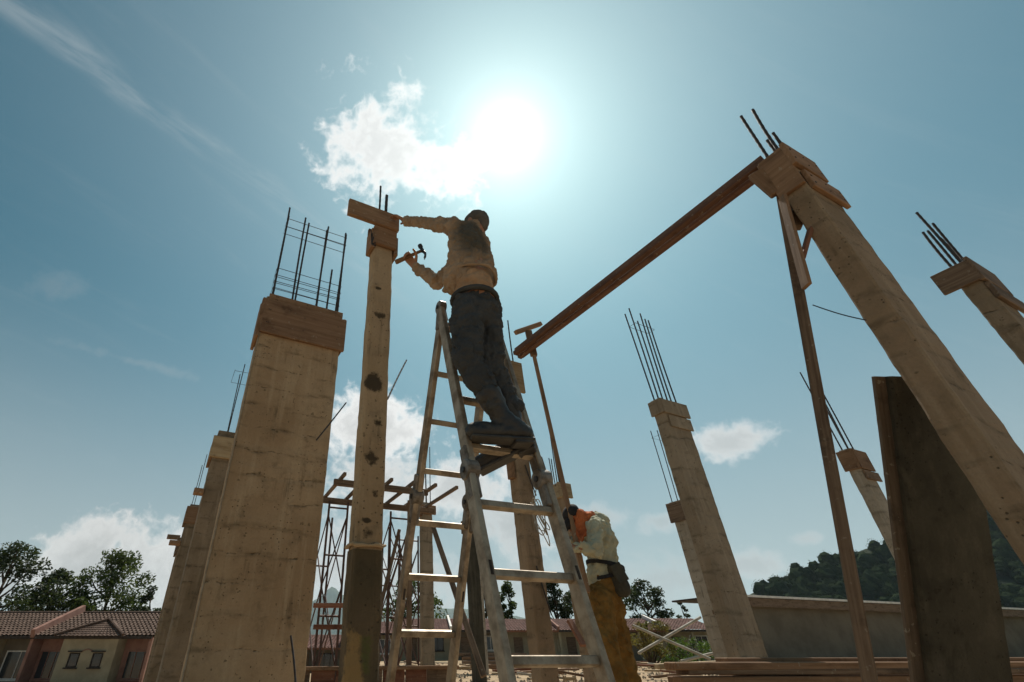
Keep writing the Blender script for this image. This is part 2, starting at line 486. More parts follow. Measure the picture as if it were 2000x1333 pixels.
M['tile'] = mat_plain('roof tile', (.115, .07, .05), (.07, .044, .033), 2.5, .85, 0, .2, .4, .02, 20)
M['tile_red'] = mat_plain('roof tile red', (.15, .065, .05), (.09, .045, .036), 1.8, .85, 0, .2, .4, .02, 20)
M['wall_cream'] = mat_plain('cream wall', (0.336, 0.288, 0.2), (0.264, 0.224, 0.152), 1.2, .95, 0, .15, .3, .01, 30)
M['wall_pink'] = mat_plain('pink wall', (.30, .17, .135), (.22, .12, .095), 1.5, .95, 0, .15, .3, .01, 30)
M['wall_grey'] = mat_plain('grey render', (.175, .15, .115), (.13, .112, .086), .8, .95, 0, .15, .4, .012, 18)
M['white_paint'] = mat_plain('white paint', (.72, .70, .66), (.55, .52, .48), 3, .7, 0, .3, .2)
M['pole_white'] = mat_plain('weathered white pole', (.40, .36, .30), (.28, .25, .20), 5, .8, 0, .3, .2)
M['dark_trim'] = mat_plain('dark trim', (.05, .04, .035), None, 5, .8)
M['mountain'] = mat_plain('mountain forest', (.05, .065, .035), (.035, .05, .03), .004, .95, 0, .1, .5, 8, .02)
M['hill'] = mat_plain('hill undergrowth', (.018, .026, .012), (.012, .02, .009), .08, .95, 0, .1, 0)
M['mortar'] = mat_plain('pale mortar', (0.35, 0.294, 0.224), (0.266, 0.21, 0.147), 18, .95, 0, .1, .6, .006)

def mat_glass():
    m, t, b = new_mat('window glass')
    b.inputs['Base Color'].default_value = (.03, .035, .04, 1); b.inputs['Roughness'].default_value = .12
    b.inputs['Specular IOR Level'].default_value = .6
    return m
M['glass'] = mat_glass()

def mat_ground():
    m, t, b = new_mat('dry earth')
    p0, p, r = coords(t)
    a = t.noise(p0, .25, 6, .6); d = t.noise(p0, 2.2, 8, .65); f = t.noise(p0, 30, 5, .65)
    c = t.mix(t.smooth(a, .35, .65), (.40, .295, .185), (.33, .235, .145))
    c = t.mix(t.smooth(d, .45, .7, 0, .6), c, (.17, .12, .07))
    c = t.mix(t.smooth(f, .5, .72, 0, .5), c, (.40, .32, .22))
    # grass and scrub take over away from the building plot
    ln = t.vmath('LENGTH', p0)
    g = t.math('MULTIPLY', t.smooth(t.math('ADD', ln, t.math('MULTIPLY', a, 60)), 75, 110), 1.0)
    c = t.mix(g, c, t.mix(t.smooth(d, .4, .6), (.06, .085, .03), (.10, .10, .045)))
    t.put(b.inputs['Base Color'], c); b.inputs['Roughness'].default_value = .95
    b.inputs['Specular IOR Level'].default_value = .15
    bump(t, b, t.math('ADD', d, t.math('MULTIPLY', f, .4)), .06, .8)
    return m
M['ground'] = mat_ground()

# ------------------------------------------------------------------ ground, hills
def smoothstep(a, b, x):
    t = max(0, min(1, (x - a) / (b - a))); return t * t * (3 - 2 * t)
def ground_z(x, y):
    drop = smoothstep(3.4, 8, -x) * smoothstep(2, 8, y) * (1 - smoothstep(6, 20, x))
    z = -1.55 * drop
    r = sqrt(x * x + y * y)
    z += .07 * mnoise.noise(Vector((x * .35, y * .35, 0))) * smoothstep(4, 10, r) * (1 - smoothstep(60, 120, r))
    return z
def make_ground():
    ax = [-6000, -3000, -1500, -800, -400, -220, -130] + [-90 + 3 * i for i in range(10)] + [-60 + 1.0 * i for i in range(121)] + [63 + 3 * i for i in range(10)] + [130, 220, 400, 800, 1500, 3000, 6000]
    ay = [-3000, -1000, -300, -100, -50] + [-30 + 1.0 * i for i in range(101)] + [75, 80, 90, 110, 140, 200, 300, 500, 900, 1800, 3500, 7000]
    vs = [(x, y, ground_z(x, y)) for y in ay for x in ax]
    n = len(ax)
    fs = [(j * n + i, j * n + i + 1, (j + 1) * n + i + 1, (j + 1) * n + i) for j in range(len(ay) - 1) for i in range(n - 1)]
    o = MB().add(vs, fs).build('ground', M['ground'], smooth=True)
    tag(o, 'dry sandy building plot running out to the houses', 'ground', kind='structure')
make_ground()

def ridge_mesh(name, prof, Y, depth, mat, label, jag, kind='structure', base=-5):
    """a hill whose skyline has the given (x, height) profile at distance Y"""
    xs = []
    for (x0, h0), (x1, h1) in zip(prof, prof[1:]):
        n = max(2, int((x1 - x0) / jag[0]))
        for i in range(n):
            t = i / n; s = t * t * (3 - 2 * t)
            xs.append((x0 + (x1 - x0) * t, h0 + (h1 - h0) * s))
    xs.append(prof[-1])
    rows = 14; vs = []
    for j in range(rows + 1):
        v = j / rows * 2 - 1
        for x, h in xs:
            k = max(0, 1 - abs(v)) ** .8
            nz = mnoise.fractal(Vector((x / jag[1], v * 3, 1.3)), 1.0, 2.0, 4) * jag[2] * min(1, k * 2)
            vs.append((x * (1 + .0 * v), Y + v * depth, base + (h - base) * k + nz))
    n = len(xs)
    fs = [(j * n + i, j * n + i + 1, (j + 1) * n + i + 1, (j + 1) * n + i) for j in range(rows) for i in range(n - 1)]
    o = MB().add(vs, fs).build(name, mat, smooth=True)
    tag(o, label, name.split('_')[-1], kind=kind)
    return o

def prof_px(pts, D):
    out = []
    for px, py in pts:
        p = at(px, py, D); out.append((p.x, p.z))
    return out
ridge_mesh('mountain', prof_px([(300, 1275), (520, 1205), (590, 1190), (622, 1168), (648, 1146), (672, 1163), (700, 1192), (760, 1204), (830, 1200), (862, 1189), (890, 1187), (915, 1190), (950, 1200), (1100, 1215), (1350, 1275)], 6000), 6000, 800, M['mountain'],
           'far blue forested mountains with one peak, seen between the columns', (40, 200, 15))
HILLP = [(1380, 1240), (1440, 1172), (1478, 1160), (1520, 1142), (1580, 1112), (1640, 1096), (1720, 1072), (1800, 1050), (1900, 1020), (2000, 990), (2150, 980), (2400, 1010), (2700, 1120), (2900, 1270)]
HILL_D = 340
hill_prof = prof_px(HILLP, HILL_D)
ridge_mesh('hill', hill_prof, HILL_D, 90, M['hill'], 'steep wooded hillside rising behind the long grey building', (8, 40, 3))

# ------------------------------------------------------------------ air
def make_haze():
    top = 720.0
    m = bpy.data.materials.new('haze air'); m.use_nodes = True
    nt = m.node_tree; nt.nodes.remove(nt.nodes['Principled BSDF'])
    v = nt.nodes.new('ShaderNodeVolumePrincipled')
    v.inputs['Color'].default_value = (.68, .86, 1.0, 1); v.inputs['Density'].default_value = HAZE; v.inputs['Anisotropy'].default_value = .35
    nt.links.new(v.outputs[0], nt.nodes['Material Output'].inputs['Volume'])
    x, y0, y1, z0 = 6100, -3100, 7100, -20
    vs = [(a, b, c) for a in (-x, x) for b in (y0, y1) for c in (z0, top)]
    me = bpy.data.meshes.new('haze')
    me.from_pydata(vs, [], [(0, 1, 3, 2), (4, 6, 7, 5), (0, 4, 5, 1), (2, 3, 7, 6), (0, 2, 6, 4), (1, 5, 7, 3)])
    me.materials.append(m)
    o = bpy.data.objects.new('haze', me); COL.objects.link(o)
    tag(o, 'thin pale haze that fades the far mountains to blue', 'haze', kind='stuff')
HAZE = .00005
make_haze()

# ------------------------------------------------------------------ vegetation
def leaf_cluster(mb, c, R, n, ls, squash=.8):
    for _ in range(n):
        while True:
            p = Vector((random.uniform(-1, 1), random.uniform(-1, 1), random.uniform(-1, 1)))
            if p.length < 1: break
        p = Vector((p.x * R, p.y * R, p.z * R * squash)) + c
        a = Vector((random.gauss(0, 1), random.gauss(0, 1), random.gauss(0, .7))).normalized()
        b = a.cross(Vector((random.gauss(0, 1), random.gauss(0, 1), random.gauss(0, 1)))).normalized()
        l = ls * random.uniform(.6, 1.3); wd = l * .42
        mb.add([p - a * l * .5, p + b * wd * .5, p + a * l * .5, p - b * wd * .5], [(0, 1, 2, 3)])

def make_tree(name, label, base, height, width, leafm, seed, n_clump=46, leaves=70, ls=.42, crown_from=.25, gaps=.8, group=None):
    random.seed(seed)
    base = Vector(base)
    t = thing(name, label, 'tree', base, group)
    tr = MB(); top = height * .85
    lean = Vector((random.uniform(-.4, .4), random.uniform(-.4, .4), 0))
    pts = [base + lean * (k * k) * height * .12 + Vector((0, 0, top * k - .2)) for k in (0, .15, .35, .55, .75, 1)]
    r0 = height * .022 + .05
    tr.tube(pts, [r0 * 1.25, r0, r0 * .8, r0 * .6, r0 * .35, r0 * .1], 8)
    cr = MB()
    for k in range(n_clump):
        u = random.random()
        zt = crown_from + (1 - crown_from) * u
        env = max(.12, sin(pi * min(1, (u * .92 + .10)))) ** .6
        a = random.uniform(0, 2 * pi); rr = width * .5 * env * sqrt(random.uniform(.05, 1)) * random.uniform(.75, 1.12)
        c = base + Vector((cos(a) * rr, sin(a) * rr, zt * height)) + lean * height * .1
        Rc = width * random.uniform(.085, .15)
        leaf_cluster(cr, c, Rc, int(leaves * gaps * 1.7), ls)
        if k % 2 == 0:
            st = base + lean * height * .05 + Vector((0, 0, max(height * .15, (zt - .22) * height)))
            mid = st.lerp(c, .55) + Vector((0, 0, -.04 * height))
            tr.tube([st, mid, c], [r0 * .42, r0 * .25, r0 * .08], 5)
    tr.build('trunk', M['bark'], t, smooth=True)
    cr.build('crown', leafm, t)
    random.seed(seed + 1)
    return t

def tree_px(name, label, px, py_top, D, wpx, leafm, seed, **kw):
    p = at(px, 1200, D); g = ground_z(p.x, p.y)
    top = at(px, py_top, D)
    w = wpx / FPX * D / ray(px, py_top).y
    make_tree(name, label, (p.x, p.y, g), top.z - g, w, leafm, seed, **kw)

TG = 'trees behind the houses'
tree_px('broadleaf_tree', 'dark spreading tree at the left edge, overtopping the tiled roof', -20, 1072, 52, 190, M['leaf_dark'], 11, n_clump=60, leaves=90, ls=.40, group=TG)
tree_px('broadleaf_tree', 'darker low tree between the edge tree and the big round one', 88, 1118, 56, 120, M['leaf_dark'], 12, n_clump=46, leaves=80, ls=.38, group=TG)
tree_px('broadleaf_tree', 'big round airy tree directly above the left tiled roof', 203, 1088, 58, 165, M['leaf'], 13, n_clump=70, leaves=80, ls=.40, crown_from=.35, group=TG)
tree_px('broadleaf_tree', 'small dense dark tree at the right end of the left tiled roof', 292, 1142, 56, 75, M['leaf_dark'], 14, n_clump=34, leaves=90, ls=.36, crown_from=.1, group=TG)
tree_px('broadleaf_tree', 'light green bush-like tree under the big round tree, left side', 150, 1172, 50, 70, M['leaf'], 15, n_clump=26, leaves=70, ls=.32, crown_from=.1, group=TG)
tree_px('broadleaf_tree', 'leafy tree behind the scaffold and the thin middle column', 800, 1128, 68, 130, M['leaf'], 16, n_clump=44, leaves=60, ls=.5, group=TG)
tree_px('broadleaf_tree', 'slim dark tree seen through the right leg of the ladder', 950, 1158, 66, 46, M['leaf_dark'], 17, n_clump=24, leaves=70, ls=.4, group=TG)
tree_px('broadleaf_tree', 'tree left of the central column, behind the red roofs', 1000, 1142, 70, 66, M['leaf'], 18, n_clump=34, leaves=70, ls=.45, group=TG)
tree_px('broadleaf_tree', 'dense dark tree between the central column and the bending worker', 1088, 1126, 70, 96, M['leaf_dark'], 19, n_clump=50, leaves=90, ls=.42, group=TG)
tree_px('broadleaf_tree', 'rounded dark tree just right of the bending worker', 1264, 1138, 72, 100, M['leaf_dark'], 20, n_clump=48, leaves=70, ls=.42, group=TG)
tree_px('broadleaf_tree', 'tiny wispy treetop beside the leaning white columns', 1338, 1176, 78, 38, M['leaf_dark'], 21, n_clump=14, leaves=40, ls=.38, group=TG)

def shrub(label, px, D, hgt, w, m, seed, n=22):
    random.seed(seed)
    p = at(px, 1290, D); g = ground_z(p.x, p.y); b = Vector((p.x, p.y, g))
    t = thing('shrub', label, 'shrub', b, 'shrubs in front of the red roofed houses')
    st = MB(); cr = MB()
    for k in range(n):
        a = random.uniform(0, 2 * pi); rr = w * .5 * sqrt(random.random()); z = hgt * random.uniform(.12, .92)
        c = b + Vector((cos(a) * rr, sin(a) * rr, z))
        leaf_cluster(cr, c, w * .13, 60, .16)
        st.tube([b, b.lerp(c, .5) + Vector((0, 0, .1)), c], [.03, .02, .008], 5)
    st.build('stem', M['bark'], t); cr.build('foliage', m, t)
shrub('yellowing shrub behind the crossed white poles', 1272, 24, 1.75, 1.9, M['leaf_yel'], 31)
shrub('fresh green shrub beside the base of the pale leaning columns', 1352, 26, 1.15, 2.2, M['leaf_fresh'], 32)
shrub('low green shrub between the yellowing shrub and the fresh green one', 1315, 30, .9, 2.0, M['leaf'], 33, 14)

def forest():
    random.seed(41)
    core = MB(); mb = MB()
    for k in range(1150):
        i = random.randrange(2, len(hill_prof) - 2); f = random.random()
        x = hill_prof[i][0] + (hill_prof[i + 1][0] - hill_prof[i][0]) * f
        s = f * f * (3 - 2 * f)
        h = hill_prof[i][1] + (hill_prof[i + 1][1] - hill_prof[i][1]) * s
        v = -random.random() ** 1.2
        z = -5 + (h + 5) * max(0, 1 + v) ** .8
        R = random.choice((2.4, 3.2, 3.8, 5.0, 6.2)) * random.uniform(.8, 1.2)
        if v > -.08: R *= .8
        tall = random.uniform(.8, 1.35)
        c = Vector((x, HILL_D + v * 90, z + R * .35))
        n0 = len(core.v)
        core.ellipsoid(c, (R * .8, R * .8, R * .8 * tall), None, 9, 6)
        for q in range(n0, len(core.v)):
            d = core.v[q] - c; core.v[q] = c + d * (1 + .45 * mnoise.noise(core.v[q] * .45))
        for q in range(int(22 * R)):
            d = Vector((random.gauss(0, 1), random.gauss(0, 1), random.gauss(.25, 1))).normalized()
            p = c + Vector((d.x, d.y, d.z * tall)) * R * random.uniform(.74, 1.06)
            a = d.cross(Vector((random.gauss(0, 1), random.gauss(0, 1), random.gauss(0, 1)))).normalized(); b = d.cross(a)
            a = (a + d * random.uniform(-.4, .4)); l = random.uniform(.5, 1.25)
            mb.add([p - a * l * .5, p + b * l * .3, p + a * l * .5, p - b * l * .3], [(0, 1, 2, 3)])
    n = len(core.v)
    core.add(mb.v, mb.f)
    o = core.build('forest', M['leaf_hill'])
    tag(o, 'dense forest covering the hillside behind the grey building', 'forest', kind='stuff')
forest()

# ------------------------------------------------------------------ houses
def tiled_roof(mb, a, b, c, d, nu, nv, amp=.05):
    """wavy tile courses over the quad a,b (eave) c,d (ridge)"""
    a, b, c, d = map(Vector, (a, b, c, d)); nrm = (b - a).cross(d - a).normalized()
    if nrm.z < 0: nrm = -nrm
    vs = []; fs = []
    for j in range(nv):
        for e in (0, 1):
            t = (j + e) / nv; lift = (1 - e) * amp * .9
            for i in range(nu * 2 + 1):
                s_ = i / (nu * 2)
                p = a.lerp(b, s_).lerp(d.lerp(c, s_), t)
                vs.append(p + nrm * (lift + (amp if i % 2 else 0)))
    n = nu * 2 + 1
    for j in range(nv * 2 - 1):
        for i in range(n - 1):
            fs.append((j * n + i, j * n + i + 1, (j + 1) * n + i + 1, (j + 1) * n + i))
    mb.add(vs, fs)

def window_part(parent, c, w, h, wallm, fm, axis=Vector((1, 0, 0)), nrm=Vector((0, -1, 0)), mull=1, sill=True):
    R = Matrix((axis, -nrm, Vector((0, 0, 1)))).transposed()
    f = MB(); t = .07
    for sx in (-1, 1): f.box(c + axis * sx * (w / 2 - t / 2) + nrm * .03, (t, .10, h), R)
    for sz in (-1, 1): f.box(c + Vector((0, 0, sz * (h / 2 - t / 2))) + nrm * .03, (w - 2 * t, .10, t), R)
    for k in range(mull): f.box(c + axis * (w * ((k + 1) / (mull + 1) - .5)) + nrm * .025, (.05, .08, h - 2 * t), R)
    fo = f.build('window', fm, parent)
    MB().box(c + nrm * .012, (w - 2 * t, .02, h - 2 * t), R).build('pane', M['glass'], fo)
    if sill: MB().box(c + nrm * .09 + Vector((0, 0, -h / 2 - .05)), (w + .2, .22, .09), R).build('sill', fm, fo)
    return fo

def terrace_unit(label, x0, x1, Y, z0, eave, ridge, k):
    w = x1 - x0; dep = 7.5
    t = thing('terraced_house', label, 'house', ((x0 + x1) / 2, Y, z0), 'red roofed terraced houses across the plot')
    Z = Vector((0, 0, 1))
    wl = MB()
    wl.box(((x0 + x1) / 2, Y + dep / 2 + 1.2, z0 + eave / 2 - .1), (w - .02, dep, eave + .2), ch=.01)
    wall = wl.build('wall', M['wall_cream'] if k % 3 else M['wall_grey'], t)
    rf = MB()
    y0 = Y - .35; yr = Y + dep / 2 + 1
    tiled_roof(rf, (x0, y0, z0 + eave - .1), (x1, y0, z0 + eave - .1), (x1, yr, z0 + ridge), (x0, yr, z0 + ridge), int(w / .3), 11, .045)
    rf.add([(x0, yr, z0 + ridge), (x1, yr, z0 + ridge), (x1, Y + dep + 2.4, z0 + eave), (x0, Y + dep + 2.4, z0 + eave)], [(0, 1, 2, 3)])
    roof = rf.build('roof', M['tile_red'], t)
    MB().box(((x0 + x1) / 2, y0 - .02, z0 + eave - .16), (w, .05, .18)).build('fascia', M['dark_trim'] if k % 2 else M['wood_red'], roof)
    pp = MB(); pp.beam((x0, y0 - .15, z0 + eave + .08), (x0, yr, z0 + ridge + .22), .22, .35)
    pp.build('party_wall_coping', M['wall_pink'] if k % 4 == 1 else M['white_paint'], t)
    # recessed porch: posts, door, window
    for px in (x0 + .12, x0 + w * .5):
        MB().box((px, Y + .05, z0 + eave / 2 - .1), (.24, .24, eave - .1)).build('porch_post', M['wall_cream'], t)
    yw = Y + 1.2
    window_part(t, Vector((x0 + w * .70, yw, z0 + 1.55)), w * .34, 1.3, None, M['white_paint'] if k % 2 else M['dark_trim'], mull=2)
    d = MB().box((x0 + w * .28, yw - .02, z0 + 1.05), (.95, .06, 2.1)).build('door', M['wood_dark'], t)
    MB().box((x0 + w * .28 + .35, yw - .07, z0 + 1.0), (.10, .05, .05)).build('handle', M['steel'], d)

YH = 58.0
xa = at(560, 1290, YH).x; xb = at(1420, 1290, YH).x
nun = 8; uw = (xb - xa) / nun
hl = ['terraced house behind the scaffold tower, left end of the red row', 'terraced house behind the stained slender column', 'terraced house seen through the left legs of the ladder', 'terraced house between the ladder legs, with a pale party wall', 'terraced house left of the central column', 'terraced house right of the central column, behind the ladder rail', 'terraced house behind the legs of the bending worker', 'terraced house behind the crossed white poles, right end of the red row']
for k in range(nun):
    terrace_unit(hl[k], xa + k * uw, xa + (k + 1) * uw, YH, ground_z(xa + (k + .5) * uw, YH), 2.75, 3.95, k)

def left_house(label, x0, x1, Y, z0, eave, ridge, k):
    w = x1 - x0; dep = 8.0
    t = thing('bungalow', label, 'house', ((x0 + x1) / 2, Y, z0), 'brown tiled houses at the left')
    wb = MB(); wb.box(((x0 + x1) / 2, Y + 1.0 + dep / 2, z0 + eave / 2 - .15), (w - .02, dep, eave + .3), ch=.01)
    wb.build('wall', M['wall_grey'] if k == 0 else M['wall_pink'], t)
    rf = MB(); y0 = Y - .3; yr = Y + dep * .5 + .6
    tiled_roof(rf, (x0, y0, z0 + eave), (x1, y0, z0 + eave), (x1, yr, z0 + ridge), (x0, yr, z0 + ridge), int(w / .30), 12, .075)
    rf.add([(x0, yr, z0 + ridge), (x1, yr, z0 + ridge), (x1, Y + dep + 1.6, z0 + eave), (x0, Y + dep + 1.6, z0 + eave)], [(0, 1, 2, 3)])
    roof = rf.build('roof', M['tile'], t)
    rc = MB(); rc.tube([(x0, yr, z0 + ridge + .06), (x1, yr, z0 + ridge + .06)], .12, 8); rc.build('ridge_cap', M['tile'], roof)
    MB().box(((x0 + x1) / 2, y0 - .03, z0 + eave - .08), (w, .06, .20)).build('fascia', M['dark_trim'], roof)
    # projecting front room with a small hip over it
    bx0, bx1 = x0 + w * .26, x0 + w * .72
    MB().box(((bx0 + bx1) / 2, Y + .45, z0 + eave / 2 - .2), (bx1 - bx0, 1.3, eave + .1), ch=.01).build('front_room', M['wall_cream'], t)
    hp = MB(); cx = (bx0 + bx1) / 2
    e = z0 + eave + .02; yh = Y + 2.6
    sl_ = (ridge - eave) / (yr - y0)
    apex = Vector((cx, Y + 1.3, e + 1.05)); back = Vector((cx, Y + 3.0, e + 1.05))
    f0, f1 = Vector((bx0 - .5, Y - .75, e - .05)), Vector((bx1 + .5, Y - .75, e - .05))
    tiled_roof(hp, f0, f1, apex + Vector((.05, 0, 0)), apex - Vector((.05, 0, 0)), 16, 8, .04)
    hp.add([f0, apex, back, Vector((bx0 - .5, Y + 2.2, e + .62))], [(0, 3, 2, 1)])
    hp.add([f1, apex, back, Vector((bx1 + .5, Y + 2.2, e + .62))], [(0, 1, 2, 3)])
    hip = hp.build('hip_roof', M['tile'], roof)
    hc = MB(); hc.tube([f0 + Vector((0, 0, .1)), apex + Vector((0, 0, .1))], .10, 6); hc.tube([f1 + Vector((0, 0, .1)), apex + Vector((0, 0, .1))], .10, 6)
    hc.build('hip_cap', M['tile'], roof)
    for s_ in (-1, 1):
        c = Vector((cx + s_ * (bx1 - bx0) * .21, Y - .2, z0 + 1.75))
        wf = window_part(t, c, .72, .85, None, M['dark_trim'], mull=0)
        MB().box(c + Vector((0, -.10, .52)), (.95, .2, .08)).build('hood', M['dark_trim'], wf)
    pm = MB()
    for s_ in (-1, 1): pm.beam((cx, Y - .24, z0 + 2.42), (cx + s_ * .55, Y - .24, z0 + 2.24), .06, .05)
    pm.build('moulding', M['wall_pink'], t)
    for (cc, ww) in ((x0 + w * .12, w * .19), (x0 + w * .87, w * .22)):
        window_part(t, Vector((cc, Y + 1.0, z0 + 1.45)), ww, 1.75, None, M['white_paint'] if k == 0 else M['wall_pink'], mull=2 if k else 1)
    MB().box((x1 - .08, Y + .5, z0 + eave / 2 - .1), (.22, 1.4, eave)).build('fin_wall', M['wall_pink'], t)
    pc = MB(); pc.beam((x0, y0 - .2, z0 + eave + .15), (x0, yr, z0 + ridge + .35), .3, .55)
    pc.build('party_wall_coping', M['wall_pink'], t)
YL = 41.0
zl = -1.55
px_ = lambda px, y: at(px, 1240, y).x
ev = at(100, 1243, YL).z - zl; rg = at(100, 1199, YL + 4.6).z - zl
left_house('brown tiled house at the left edge, left of the pink party wall', px_(-190, YL), px_(72, YL), YL, zl, ev, rg, 0)
left_house('brown tiled house with two small hooded windows, right of the pink party wall', px_(72, YL), px_(302, YL), YL, zl, ev, rg, 1)

def grey_building():
    A = at(1462, 1168, 33); B = at(2150, 1198, 47)
    A.z = 0; B.z = 0
    d = (B - A).normalized(); nrm = Vector((d.y, -d.x, 0)); H = 3.45; dep = 3.4
    t = thing('long_grey_building', 'long low grey rendered building with a white roof edge, right background', 'building', A)
    R = Matrix((d, -nrm, Vector((0, 0, 1)))).transposed(); L = (B - A).length
    MB().box(A + d * L / 2 - nrm * dep / 2 + Vector((0, 0, H / 2 - .12)), (L, dep, H + .1), R, .01).build('wall', M['wall_grey'], t)
    s0 = A - d * 2.6
    Lr = L + 2.6
    rf = MB(); rf.box(s0 + d * Lr / 2 - nrm * (dep / 2 - .2) + Vector((0, 0, H - .02)), (Lr, dep + .6, .10), R, .01)
    roof = rf.build('roof', M['dark_trim'], t)
    MB().box(s0 + d * Lr / 2 + nrm * .52 + Vector((0, 0, H + .02)), (Lr + .05, .05, .12), R).build('roof_edge', M['white_paint'], roof)
    MB().box(s0 + d * Lr / 2 + nrm * .44 + Vector((0, 0, H - .30)), (Lr, .08, .46), R).build('fascia', M['wood_dark'], roof)
grey_building()

# ------------------------------------------------------------------ concrete columns on the building grid
GA = math.atan2(.4359, .90)
U = Vector((.90, .4359, 0)).normalized(); V = Vector((-U.y, U.x, 0)); Z = Vector((0, 0, 1))
RU = Matrix((U, V, Z)).transposed()

def shaft_mb(C, wu, wv, z0, z1, ch=.010, jit=.0045, seed=0, step=.045):
    mb = MB(); n = max(2, int((z1 - z0) / step)); vs = []
    prof = [(ch, 0), (wu - ch, 0), (wu, ch), (wu, wv - ch), (wu - ch, wv), (ch, wv), (0, wv - ch), (0, ch)]
    for j in range(n + 1):
        z = z0 + (z1 - z0) * j / n
        for q, (a, b) in enumerate(prof):
            nx = (mnoise.noise(Vector((a * 5 + seed, b * 5, z * 6.5))) + .7 * mnoise.noise(Vector((a * 9 + seed, b * 9, z * 23)))) * jit
            ny = (mnoise.noise(Vector((a * 5 + seed + 9, b * 5, z * 6.5))) + .7 * mnoise.noise(Vector((a * 9 + seed + 5, b * 9, z * 23)))) * jit
            vs.append(C + U * (a + nx) + V * (b + ny) + Z * (z - C.z))
    fs = [(j * 8 + q, j * 8 + (q + 1) % 8, (j + 1) * 8 + (q + 1) % 8, (j + 1) * 8 + q) for j in range(n) for q in range(8)]
    fs += [tuple(range(8))[::-1], tuple(n * 8 + q for q in range(8))]
    return mb.add(vs, fs)

def column(label, C, wu, wv, z1, m, bars=(), bar_h=.9, bar_r=.008, collar=None, ties=(), seed=0, lean=0, cat='column', z0=None, name='concrete_column', inset=.03):
    C = Vector((C[0], C[1], 0)); z0 = -1.8 if z0 is None else z0
    t = thing(name, label, cat, C, 'unfinished concrete columns of the building plot')
    sh = shaft_mb(C, wu, wv, z0, z1, seed=seed).build('shaft', m, t)
    random.seed(seed + 100)
    pos = []
    for (a, b, h) in bars:
        p = C + U * (inset + (wu - 2 * inset) * a) + V * (inset + (wv - 2 * inset) * b)
        tilt = Vector((random.gauss(0, .012), random.gauss(0, .012), 0)) * h
        MB().bar(p + Z * (z1 - .05), p + Z * (z1 + h) + tilt, bar_r, .006).build('rebar', M['rebar'], t)
    for h in ties:
        i = inset - bar_r
        q = [C + U * a + V * b + Z * (z1 + h + random.uniform(-.01, .01)) for a, b in ((i, i), (wu - i, i), (wu - i, wv - i), (i, wv - i), (i, i))]
        MB().tube(q, .0035, 5).build('stirrup', M['rebar'], t)
    return t, C

def board(t, C, wu, wv, face, a0, a1, z0, z1, th=.028, m=None, proud=.0015, name='formwork_board', tilt=0):
    """a board nailed on one face of a column; a0..a1 run along that face"""
    if face == 'f': c0 = C + U * a0 - V * (th / 2 + proud); c1 = C + U * a1 - V * (th / 2 + proud)
    elif face == 'b': c0 = C + U * a0 + V * (wv + th / 2 + proud); c1 = C + U * a1 + V * (wv + th / 2 + proud)
    elif face == 'l': c0 = C + V * a0 - U * (th / 2 + proud); c1 = C + V * a1 - U * (th / 2 + proud)
    else: c0 = C + V * a0 + U * (wu + th / 2 + proud); c1 = C + V * a1 + U * (wu + th / 2 + proud)
    zc = (z0 + z1) / 2
    return MB().beam(c0 + Z * (zc - tilt), c1 + Z * (zc + tilt), th, z1 - z0).build(name, m or M['wood'], t)

HT = 3.3
# big wall-like column, left
M['conc_big'] = mat_concrete('concrete big', (.42, .30, .185), (.32, .215, .125), (.49, .37, .24), (0.0396, 0.0297, 0.01716), .38)
t, C = column('wide wall-like tan concrete column with a tall rebar cage on top, left of the slender one', (-1.47, 3.67), .787, .209, (HT + .17), M['conc_big'],
              bars=[(0, 0, 1.36), (.30, 0, 1.30), (.36, 1, 1.36), (.66, 0, 1.27), (.70, 1, 1.34), (1, 0, 1.27), (1, 1, 1.36), (.86, 1, .72), (.03, 1, 1.36)],
              bar_r=.0105, ties=(.05, .16, .25, .33, .42, 1.05, 1.17), seed=1, inset=.05)
board(t, C, .787, .209, 'f', -.035, .825, (HT + .17) - .44, (HT + .17) - .06, .035, M['wood_collar'])
board(t, C, .787, .209, 'f', .02, .78, (HT + .17) - .06, (HT + .17) + .03, .02, M['wood'])
board(t, C, .787, .209, 'l', -.04, .25, (HT + .17) - .50, (HT + .17) - .05, .03, M['wood'])
board(t, C, .787, .209, 'r', -.03, .25, (HT + .17) - .42, (HT + .17) - .05, .03, M['wood'])
board(t, C, .787, .209, 'b', -.03, .82, (HT + .17) - .40, (HT + .17) + .05, .03, M['wood'])
MB().tube([C + U * .0 - V * .004 + Z * k for k in (0, 3.2)], .006, 6).build('edge_ridge', M['mortar'], t)
tag(MB().bar(at(618, 860, 3.72), at(676, 787, 4.05), .007).build('tie_rod', M['rebar']), 'thin steel rod stuck into the wide tan column, pointing up right', 'rod')
tag(MB().bar(at(568, 1242, 3.66), at(578, 1345, 3.55), .007).build('tie_rod', M['rebar']), 'thin steel rod hanging low at the foot of the wide tan column', 'rod')

